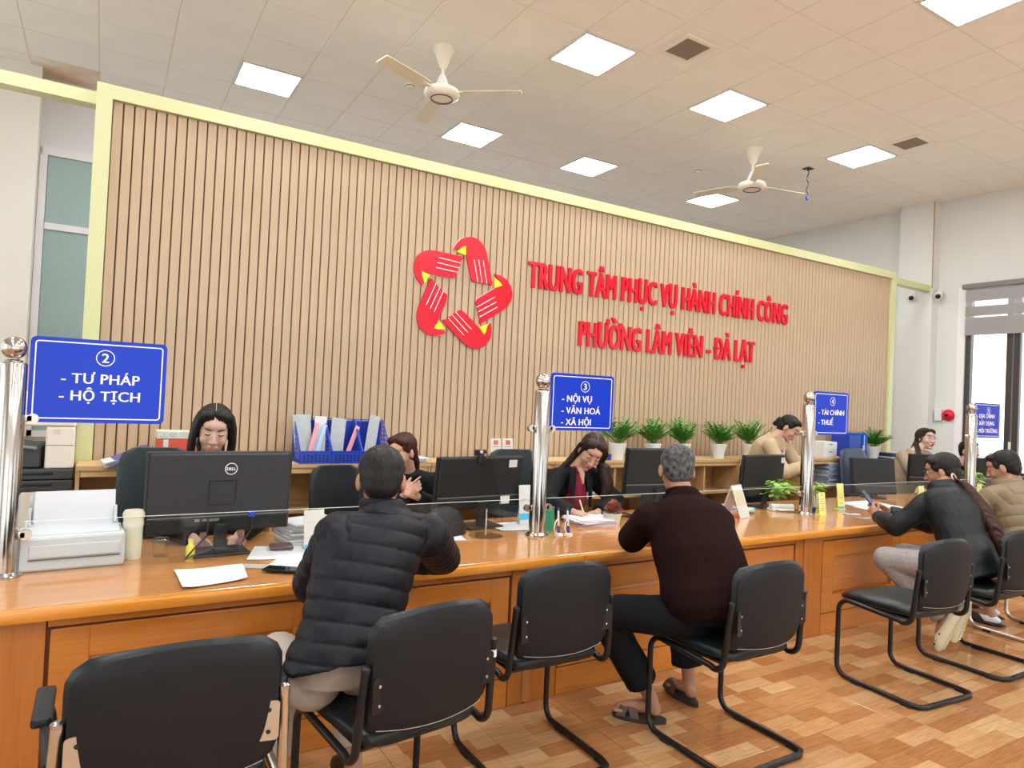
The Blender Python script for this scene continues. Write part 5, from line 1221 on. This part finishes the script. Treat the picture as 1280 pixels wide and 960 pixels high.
# ---- man in quilted jacket, back to the camera
def seat_legs(px,py,h,kneeL,kneeR,ankL,ankR,toeL=None,toeR=None):
    return {}
J=dict(pelvis=(.765,2.32,.665),chest=(.865,2.43,.93),neck=(.955,2.52,1.125),head=((.965,2.575,1.240),-20,14,0,1.10),
 shL=(.775,2.50,1.055),shR=(1.130,2.47,1.035),elL=(.735,2.66,.835),wrL=(.83,2.93,.815),elR=(1.345,2.76,.865),wrR=(1.17,3.02,.805),rh=(1,.12,0),
 hipL=(.67,2.36,.590),hipR=(.86,2.36,.590),kneeL=(.64,2.76,.545),kneeR=(.90,2.80,.565),ankL=(.66,2.72,.12),ankR=(.905,2.56,.16),toeL=(.66,2.87,.025),toeR=(.90,2.68,.055))
def colr(g): pass
man1,T,put,lo=person('man in black quilted jacket and beige trousers leaning on the counter',J,
 dict(skin=sk2,male=True,hair='short',hairmat=h_blk,jacket=j_puff,box=.015,pants=p_bei,jk=1.16,jd=1.08,ar=(.084,.076,.068,.054),hem=-.075,sw=1.04,vox=.0065,wr=.003,collar=(.075,.070,.02,j_puff,2),legr=(.105,.082,.072,.062),cuff=.9),
 hands=[(((.83,2.93,.80),(.5,1,-.05),(0,0,1),1),dict(curl=.35)),(((1.17,3.02,.795),(-1,.7,-.05),(0,0,1),-1),dict(curl=.4))],quiltp=(.068,.015,.24))
for s,a,t_ in (('L',J['ankL'],J['toeL']),('R',J['ankR'],J['toeR'])):
    f=V((t_[0]-a[0],t_[1]-a[1],0)).normalized(); c_=V((a[0],a[1],t_[2]))+f*.06; g=G(); ang_=math.atan2(f.x,f.y)
    g.ell((0,0,.022),(.050,.150,.040),T=Matrix.Translation(c_)@Matrix.Rotation(-ang_,4,'Z')); lo('shoe',g,M('black_shoe',(.015,.015,.017),.4),man1)

# ---- old man, brown felt jacket
J=dict(pelvis=(2.51,2.24,.665),chest=(2.505,2.36,.915),neck=(2.53,2.47,1.125),head=((2.565,2.565,1.258),-34,14,0,1.05),
 shL=(2.330,2.50,1.035),shR=(2.660,2.36,1.020),elL=(2.490,2.80,.865),wrL=(2.72,3.02,.800),elR=(2.85,2.60,.84),wrR=(2.90,2.92,.80),rh=(1,-.30,0),
 hipL=(2.43,2.30,.60),hipR=(2.62,2.28,.60),kneeL=(2.16,2.62,.565),kneeR=(2.74,2.66,.575),ankL=(2.44,2.55,.115),ankR=(2.785,2.63,.115),toeL=(2.335,2.66,.035),toeR=(2.80,2.75,.035))
old,T,put,lo=person('grey-haired elderly man in dark brown jacket, black trousers and brown sandals on a chair',J,
 dict(skin=sk2,male=True,hair='short',hairmat=h_gry,browmat=h_gry,jacket=j_brn,pants=p_blk,jk=1.17,jd=1.12,ar=(.082,.078,.068,.056),hem=-.02,sw=1.06,box=.042,wr=.004,wf=16,collar=(.075,.066,.020,j_brn,2),legr=(.105,.080,.082,.085),cuff=.80,toes=True),
 hands=[(((2.74,3.02,.795),(.8,.6,-.05),(0,0,1),1),dict(curl=.4)),(((2.90,2.92,.795),(-.5,1,-.05),(0,0,1),-1),dict(curl=.4))])
for a,t_ in ((J['ankL'],J['toeL']),(J['ankR'],J['toeR'])):
    f=V((t_[0]-a[0],t_[1]-a[1],0)).normalized(); ang_=math.atan2(f.x,f.y); c_=V((a[0],a[1],0))+f*.055
    TT=Matrix.Translation(c_)@Matrix.Rotation(-ang_,4,'Z'); g=G(); poly=[(.040*math.sin(q)*(1+.18*math.cos(q)),.135*math.cos(q)) for q in [2*math.pi*k/24 for k in range(24)]]
    g.prism([(x*1.15,y) for x,y in poly],.002,.026,TT); so=lo('sandal_sole',g,m_sole,old)
    g=G(); 
    for w0,w1 in (((-.05,.02),(.045,.09)),((.05,.02),(-.045,.09))):
        pts=[]; 
        for k in range(9):
            u=k/8; x=w0[0]*(1-u)+w1[0]*u; y=w0[1]*(1-u)+w1[1]*u; pts.append((x,y,.026+.052*math.sin(math.pi*u)**.7))
        rs_=[[V((p_[0],p_[1]-.022,p_[2]-.003)),V((p_[0],p_[1]+.022,p_[2]-.006)),V((p_[0],p_[1]+.022,p_[2]+.003)),V((p_[0],p_[1]-.022,p_[2]+.004))] for p_ in pts]; g.rings(rs_,TT)
    lo('sandal_strap',g,m_sandal,so)

# ---- girl with phone, profile
J=dict(pelvis=(5.00,2.28,.655),chest=(5.075,2.42,.915),neck=(5.13,2.53,1.095),head=((5.235,2.60,1.200),20,16,0,1.08),
 shL=(4.99,2.56,.995),shR=(5.28,2.46,.995),elL=(4.89,2.72,.80),wrL=(4.99,2.92,.835),elR=(5.30,2.70,.80),wrR=(5.15,2.92,.86),rh=(1,-.1,0),
 hipL=(4.90,2.32,.60),hipR=(5.10,2.32,.60),kneeL=(4.82,2.74,.575),kneeR=(5.10,2.76,.575),ankL=(4.975,2.42,.24),ankR=(5.105,2.41,.29),toeL=(4.978,2.41,.10),toeR=(5.107,2.395,.15))
girl,T,put,lo=person('young woman with glasses, reddish ponytail and black windbreaker holding a phone',J,
 dict(skin=sk2,hair='long',tied=True,part=None,hairmat=h_blk,jacket=j_wind,pants=p_gry,jk=1.12,jd=1.05,ar=(.076,.072,.064,.046),hem=.03,wr=.009,wf=26,collar=(.075,.066,.022,j_wind,1),legr=(.10,.085,.080,.075),cuff=.97,glasses=m_black,eyes='open'),
 hands=[(((4.99,2.92,.845),(.35,.8,.55),(-.8,.2,.2),1),dict(curl=.55)),(((5.15,2.92,.865),(-.3,.8,.45),(.6,-.1,.8),-1),dict(curl=.35,point=.1))])
g=G(); hp=[V((5.16,2.50,1.185)),V((5.18,2.42,1.15)),V((5.185,2.325,1.03)),V((5.17,2.235,.90)),V((5.155,2.17,.77)),V((5.15,2.14,.64))]
R2=[]
for q,(a_,b_) in zip(hp,((.022,.024),(.038,.046),(.046,.060),(.046,.062),(.038,.048),(.012,.014))): R2.append((q,V((.75,.6,0)).normalized()*a_,V((-.5,.7,.25)).normalized()*b_))
loft(g,R2,18); me=fuse(g,.006,2,'ponytail'); c=mco(me); n=mno(me); mset(me,c+n*(.0022*np.sin((c[:,0]*.75+c[:,1]*.6)*420+4*np.sin(c[:,2]*9))+.0016*np.sin((c[:,0]*.75+c[:,1]*.6)*190+c[:,2]*20))[:,None]); put('ponytail',me,h_red)
lo('hair_tie',G().tube([V((5.165,2.478,1.178))+V((.026*math.cos(a),.010*math.sin(a),.024*math.sin(a))) for a in [2*math.pi*k/14 for k in range(14)]],.006,6,True),M('hair_tie',(.62,.45,.33),.6),girl)
for (a,nd) in (((4.975,2.40,.145),-68),((5.105,2.38,.20),-74)):
    TT=Matrix.Translation(V(a))@Matrix.Rotation(R_(nd),4,'X')@Matrix.Scale(1.12,4); g=G()
    loft(g,[((0,-.13,.0),(.026,0,0),(0,0,.020)),((0,-.11,.005),(.036,0,0),(0,0,.030)),((0,-.03,.005),(.040,0,0),(0,0,.034)),((0,.05,.010),(.048,0,0),(0,0,.038)),((0,.10,.0),(.045,0,0),(0,0,.028)),((0,.13,-.004),(.026,0,0),(0,0,.014))],20,TT)
    sh=lo('clog',g,m_croc,girl); g=G()
    for k in range(15): g.box((0,-.10+.0145*k,-.0275-.0035*math.sin(k*.22)),(.034,.005,.005),mat=TT)
    lo('sole_ribs',g,M('cream_clog_rib',(.66,.57,.38),.6),sh); g=G()
    for k in range(4): g.ell((-.042,.02+.024*k,.012),(.004,.008,.007),T=TT,seg=8,rows=5)
    lo('vent_holes',g,m_black,sh)
pn=thing('smartphone','dark blue-cased phone held up by the girl in the black windbreaker','phone',(5.035,3.01,.945)); pn.rotation_euler=(R_(-38),R_(-6),R_(18))
obj('case',G().box((0,0,0),(.075,.010,.155),bev=.004),M('navy_phone_case',(.012,.03,.09),.35),pn); obj('glass',G().box((0,.0055,0),(.068,.001,.147)),M('phone_glass',(.01,.01,.012),.05),pn); obj('camera_bump',G().box((-.018,-.0062,.052),(.028,.003,.03),bev=.001),m_black,pn)

# ---- man in khaki puffer
J=dict(pelvis=(6.10,2.38,.655),chest=(6.20,2.50,.915),neck=(6.28,2.60,1.08),head=((6.31,2.665,1.205),16,22,0,1.14),
 shL=(6.09,2.63,.985),shR=(6.45,2.55,.985),elL=(5.97,2.80,.80),wrL=(6.22,3.02,.80),elR=(6.52,2.84,.80),wrR=(6.36,3.05,.80),rh=(1,-.1,0),
 hipL=(6.0,2.42,.60),hipR=(6.20,2.42,.60),kneeL=(5.98,2.80,.575),kneeR=(6.24,2.82,.575),ankL=(6.02,2.60,.12),ankR=(6.24,2.70,.12),toeL=(6.02,2.72,.04),toeR=(6.24,2.84,.04))
def hood(g): g.ell((6.27,2.50,1.06),(.135,.10,.060),Euler((.5,0,0)).to_matrix())
khk,T,put,lo=person('man in khaki hooded puffer jacket at the right edge, head bowed',J,
 dict(skin=sk2,male=True,hair='short',hairmat=h_blk,jacket=j_khk,pants=p_khk,jk=1.18,jd=1.12,ar=(.088,.082,.074,.052),hem=.03,vox=.008,wr=.006,collar=(.07,.078,.024,j_khk,1),cuff=.80),
 hands=[(((6.22,3.02,.80),(.8,.6,-.05),(0,0,1),1),dict(curl=.45)),(((6.36,3.05,.80),(-.5,.8,-.05),(0,0,1),-1),dict(curl=.45))],quiltp=(.085,.009,.35),extra=hood)
for a,t_ in ((J['ankL'],J['toeL']),(J['ankR'],J['toeR'])):
    c_=V((a[0],a[1]+.03,0)); g=G().ell(c_+V((0,.0,.045)),(.040,.115,.040)); so=lo('sock',g,M('white_sock',(.80,.80,.84),.8),khk)
    lo('slipper',G().ell(c_+V((0,.06,.035)),(.052,.10,.045)).ell(c_+V((0,-.01,.014)),(.05,.14,.014)),M('black_slipper',(.02,.022,.026),.6),khk)

# ---- staff ------------------------------------------------------------------------------------
def staff(label,x,y,hz,head,shw,arms,st,hands=(),lean=.08,**kw):
    """seated behind the counter, facing -Y"""
    f=V((0,-1,0)); J=dict(pelvis=(x,y+.12,.60),chest=(x,y+.12-lean,.88),neck=(head[0][0]*.35+x*.65,y+.10-lean*1.6,kw.get('nz',1.08)),head=head)
    n=V(J['neck']); a=R_(kw.get('turn',0)); rx=V((-math.cos(a),-math.sin(a),0))
    J['shR']=tuple(n+rx*.165-V((0,0,.06))); J['shL']=tuple(n-rx*.165-V((0,0,.06))); J.update(arms); J['rh']=tuple(rx)
    J.update(hipL=(x+.09,y+.10,.56),hipR=(x-.09,y+.10,.56),kneeL=(x+.12,y-.27,.55),kneeR=(x-.12,y-.27,.55),ankL=(x+.12,y-.22,.10),ankR=(x-.12,y-.22,.10),toeL=(x+.12,y-.33,.03),toeR=(x-.12,y-.33,.03))
    return person(label,J,dict(st,pants=p_blk),hands)
def longhair(x,y,z,drop,w_=.06,front=True,backonly=False):
    S=[]
    if not backonly:
        for s in(-1,1):
            S.append(([('h',s*.040,.000,.110),('h',s*.070,.004,.075),('h',s*.087,.006,.02),('h',s*.092,.006,-.05),('h',s*.092,-.002,-.12),('w',x+s*-.095,y-.03,z-drop)],((.02,.04),(.020,.046),(.019,.046),(.020,.046),(.022,.042),(.018,.028))))
    S.append(([('h',0,-.07,.06),('h',0,-.095,-.03),('h',0,-.095,-.10),('w',x,y+.10,z-drop)],((.06,.03),(.075,.03),(.080,.03),(.06,.02))))
    return S
# 1: woman behind the first monitor
hd=((.545,4.13,1.332),174,18,-4,1.13)
staff('woman with centre-parted black hair looking down behind the big dark grey monitor',.55,4.25,180,hd,.16,dict(elL=(.80,4.02,.84),wrL=(.66,3.86,.79),elR=(.30,4.02,.84),wrR=(.44,3.86,.79)),
 dict(skin=sk3,hair='long',hairmat=h_blk,jacket=j_blk,strands=longhair(.545,4.13,1.345,.34),part=.004,lips=m_lipm,collar=(.03,.062,.014,j_blk,1)),
 [(((.66,3.86,.785),(-.3,-1,-.05),(0,0,1),1),dict(curl=.4)),(((.44,3.86,.785),(.3,-1,-.05),(0,0,1),-1),dict(curl=.4))],nz=1.14)
# 2: woman with hands clasped, dark red-brown hair
hd=((1.705,4.20,1.200),118,14,0,1.0)
r2,T2,put2,lo2=staff('woman with reddish tied hair, hands clasped, half hidden by the quilted jacket man',1.82,4.33,180,hd,.16,dict(elL=(2.02,4.10,.80),wrL=(1.74,3.99,.94),elR=(1.62,4.08,.80),wrR=(1.66,4.00,.95)),
 dict(skin=sk1,hair='long',tied=True,part=None,hairmat=h_red,jacket=j_blk,lips=m_lipr,strands=[([('h',0,-.07,.02),('h',0,-.11,-.03),('h',-.0,-.12,-.10),('w',1.90,4.38,.98)],((.05,.04),(.034,.03),(.034,.03),(.02,.02)))],collar=(.03,.062,.014,j_blk,1)),
 [(((1.74,3.99,.94),(-.7,-.35,.45),(.3,-1,.2),1),dict(curl=.8)),(((1.66,4.00,.95),(.5,-.45,.55),(-.3,-1,.1),-1),dict(curl=.6,point=.15))],nz=1.06,turn=-20,lean=.10)
# 3: woman writing
hd=((3.185,4.08,1.205),152,34,-20,1.12)
r3,T3,put3,lo3=staff('long-haired woman in black blazer and maroon blouse writing with a pen',3.08,4.28,180,hd,.17,dict(elL=(3.42,4.05,.84),wrL=(3.10,3.86,.80),elR=(2.74,4.02,.86),wrR=(2.86,3.84,.815)),
 dict(skin=sk1,hair='long',part=.012,hairmat=h_brn,jacket=j_blk,lips=m_lipr,ar=(.075,.068,.062,.050),
  strands=[([('h',-.050,.000,.095),('h',-.084,.000,.04),('h',-.092,-.01,-.05),('w',3.30,4.06,1.09),('w',3.315,4.03,.97),('w',3.31,4.03,.85)],((.018,.03),(.022,.045),(.035,.045),(.055,.045),(.055,.04),(.045,.02))),
           ([('h',.050,-.005,.095),('h',.082,-.02,.03),('h',.080,-.035,-.05),('w',2.98,4.22,1.02)],((.02,.02),(.034,.018),(.03,.02),(.025,.015))),
           ([('h',0,-.07,.06),('h',0,-.095,-.03),('w',3.10,4.28,1.05),('w',3.12,4.33,.90)],((.06,.03),(.08,.03),(.08,.03),(.06,.02)))]),
 [(((3.10,3.86,.80),(-1,-.5,-.08),(0,0,1),1),dict(curl=.45)),(((2.86,3.84,.815),(.55,-.8,-.1),(-.2,0,1),-1),dict(curl=.75,point=.7))],nz=1.07,lean=.12)
g=G().ell((3.095,4.125,.94),(.078,.060,.165),Euler((-.22,0,0)).to_matrix()).ell((3.10,4.13,.86),(.095,.06,.10))
me=fuse(g,.007,4,'blouse'); wrinkle(me,.003,50,2); put3('blouse',me,M('maroon_blouse',(.20,.006,.024),.6,spec=.2))
lo3('neckline',loft(G(),[(V((3.125,4.125,1.09)),V((.034,0,0)),V((0,-.022,0))),(V((3.12,4.095,1.04)),V((.024,0,0)),V((0,-.020,0))),(V((3.108,4.068,.975)),V((.004,0,0)),V((0,-.012,0)))],14),sk1,r3)
for s_ in (-1,1): lo3('lapel',loft(G(),[(V((3.10+s_*.050,4.11,1.09)),V((.022,0,0)),V((0,-.010,0))),(V((3.10+s_*.078,4.075,1.0)),V((.032,0,0)),V((0,-.012,0))),(V((3.10+s_*.082,4.065,.90)),V((.018,0,0)),V((0,-.010,0))),(V((3.10+s_*.080,4.06,.80)),V((.010,0,0)),V((0,-.008,0)))],12),j_blk,r3)
pe=one('pen','white and blue pen in the writing woman\'s hand','pen',G().tube([(0,0,0),(-.035,.03,.13)],.005,10),m_white,(2.915,3.765,.775)); obj('grip',G().tube([(-.005,.004,.02),(-.012,.010,.045)],.0058,10),M('pen_navy',(.03,.05,.28),.4),pe,True)
# 4: standing woman in beige, bent over the shelf
J=dict(pelvis=(5.88,4.72,.90),chest=(5.885,4.66,1.12),neck=(5.925,4.57,1.30),head=((6.025,4.47,1.405),198,36,-10,1.05),
 shL=(6.085,4.57,1.225),shR=(5.775,4.50,1.225),elL=(6.17,4.42,.98),wrL=(6.08,4.27,1.05),elR=(5.78,4.32,.98),wrR=(5.96,4.24,1.06),rh=(-.95,-.3,0),
 hipL=(5.97,4.72,.86),hipR=(5.79,4.70,.86),kneeL=(5.98,4.68,.48),kneeR=(5.79,4.66,.48),ankL=(5.98,4.74,.09),ankR=(5.79,4.72,.09),toeL=(6.0,4.60,.03),toeR=(5.79,4.58,.03))
sw,T4,put4,lo4=person('standing woman with glasses in a beige jacket, bending behind post 4',J,
 dict(skin=sk1,hair='long',tied=True,part=None,hairmat=h_blk,jacket=j_bei,pants=p_blk,ar=(.075,.068,.060,.050),jk=1.12,wr=.005,wf=22,glasses=m_black,lips=m_lipr,strands=[([('h',0,-.07,.03),('h',0,-.12,.01),('h',0,-.14,-.06)],((.05,.04),(.04,.04),(.02,.02)))],collar=(.045,.066,.018,j_bei,1)),
 [(((6.08,4.27,1.05),(-.7,-.5,0),(.2,-.6,.7),1),dict(curl=.6)),(((5.96,4.24,1.06),(.8,-.4,0),(0,-.6,.7),-1),dict(curl=.6))])
for a,b in (((5.885,4.49,1.325),(5.93,4.46,1.13)),((5.985,4.50,1.325),(6.0,4.47,1.14))):
    d=(V(b)-V(a)); lo4('collar_flap',loft(G(),[(V(a),V((.03,-.02,.0)),V((0,-.008,0))),(V(a)+d*.35,V((.045,-.03,0)),V((0,-.008,0))),(V(a)+d*.7,V((.02,-.012,0)),V((0,-.006,0)))],12),j_bei,sw)
lo4('shirt',G().tube([(5.94,4.49,1.31),(5.955,4.475,1.20),(5.96,4.50,1.06)],[.022,.018,.024],10),M('lilac_shirt',(.55,.45,.62),.7),sw)
# 5: woman talking, beige jacket, thin glasses
hd=((8.38,4.34,1.325),162,-6,-8,1.10)
r5,T5,put5,lo5=staff('long-haired woman with thin glasses in beige puffer jacket beside the navy leather chair',8.14,4.42,180,hd,.17,dict(elL=(8.50,4.20,.86),wrL=(8.40,4.02,.81),elR=(8.02,4.22,.86),wrR=(8.16,4.02,.81)),
 dict(skin=sk3,hair='long',part=None,hairmat=h_brn,jacket=j_beip,lips=m_lipr,eyes='open',glasses=m_steel2,jk=1.18,ar=(.086,.078,.068,.052),wr=.007,
  strands=[([('h',.050,-.005,.09),('h',.084,-.01,.03),('h',.088,-.03,-.06),('w',8.17,4.30,1.14),('w',8.08,4.32,1.08)],((.03,.02),(.045,.02),(.05,.025),(.05,.025),(.03,.015))),
           ([('h',0,-.07,.06),('h',0,-.10,-.03),('w',8.24,4.42,1.14),('w',8.20,4.46,1.0)],((.06,.03),(.075,.03),(.075,.03),(.05,.02)))]),
 [(((8.40,4.02,.80),(-.3,-1,0),(0,0,1),1),dict(curl=.4)),(((8.16,4.02,.80),(.3,-1,0),(0,0,1),-1),dict(curl=.4))],nz=1.17,turn=-12)
# 6: person behind post 5
hd=((9.42,4.34,1.175),165,0,0,1.15)
staff('dark-haired person in dark clothes seated behind the last post, face turned to the window',9.34,4.48,180,hd,.17,dict(elL=(9.64,4.24,.84),wrL=(9.60,4.16,1.05),elR=(9.12,4.26,.84),wrR=(9.24,4.08,.80)),
 dict(skin=sk1,male=True,hair='short',hairmat=h_blk,jacket=j_blk,eyes='open',collar=(.03,.062,.014,j_blk,1)),
 [(((9.60,4.16,1.05),(-.2,-.2,1),(.5,-1,0),1),dict(curl=.5)),(((9.24,4.08,.80),(.3,-1,0),(0,0,1),-1),dict(curl=.4))],nz=1.0)
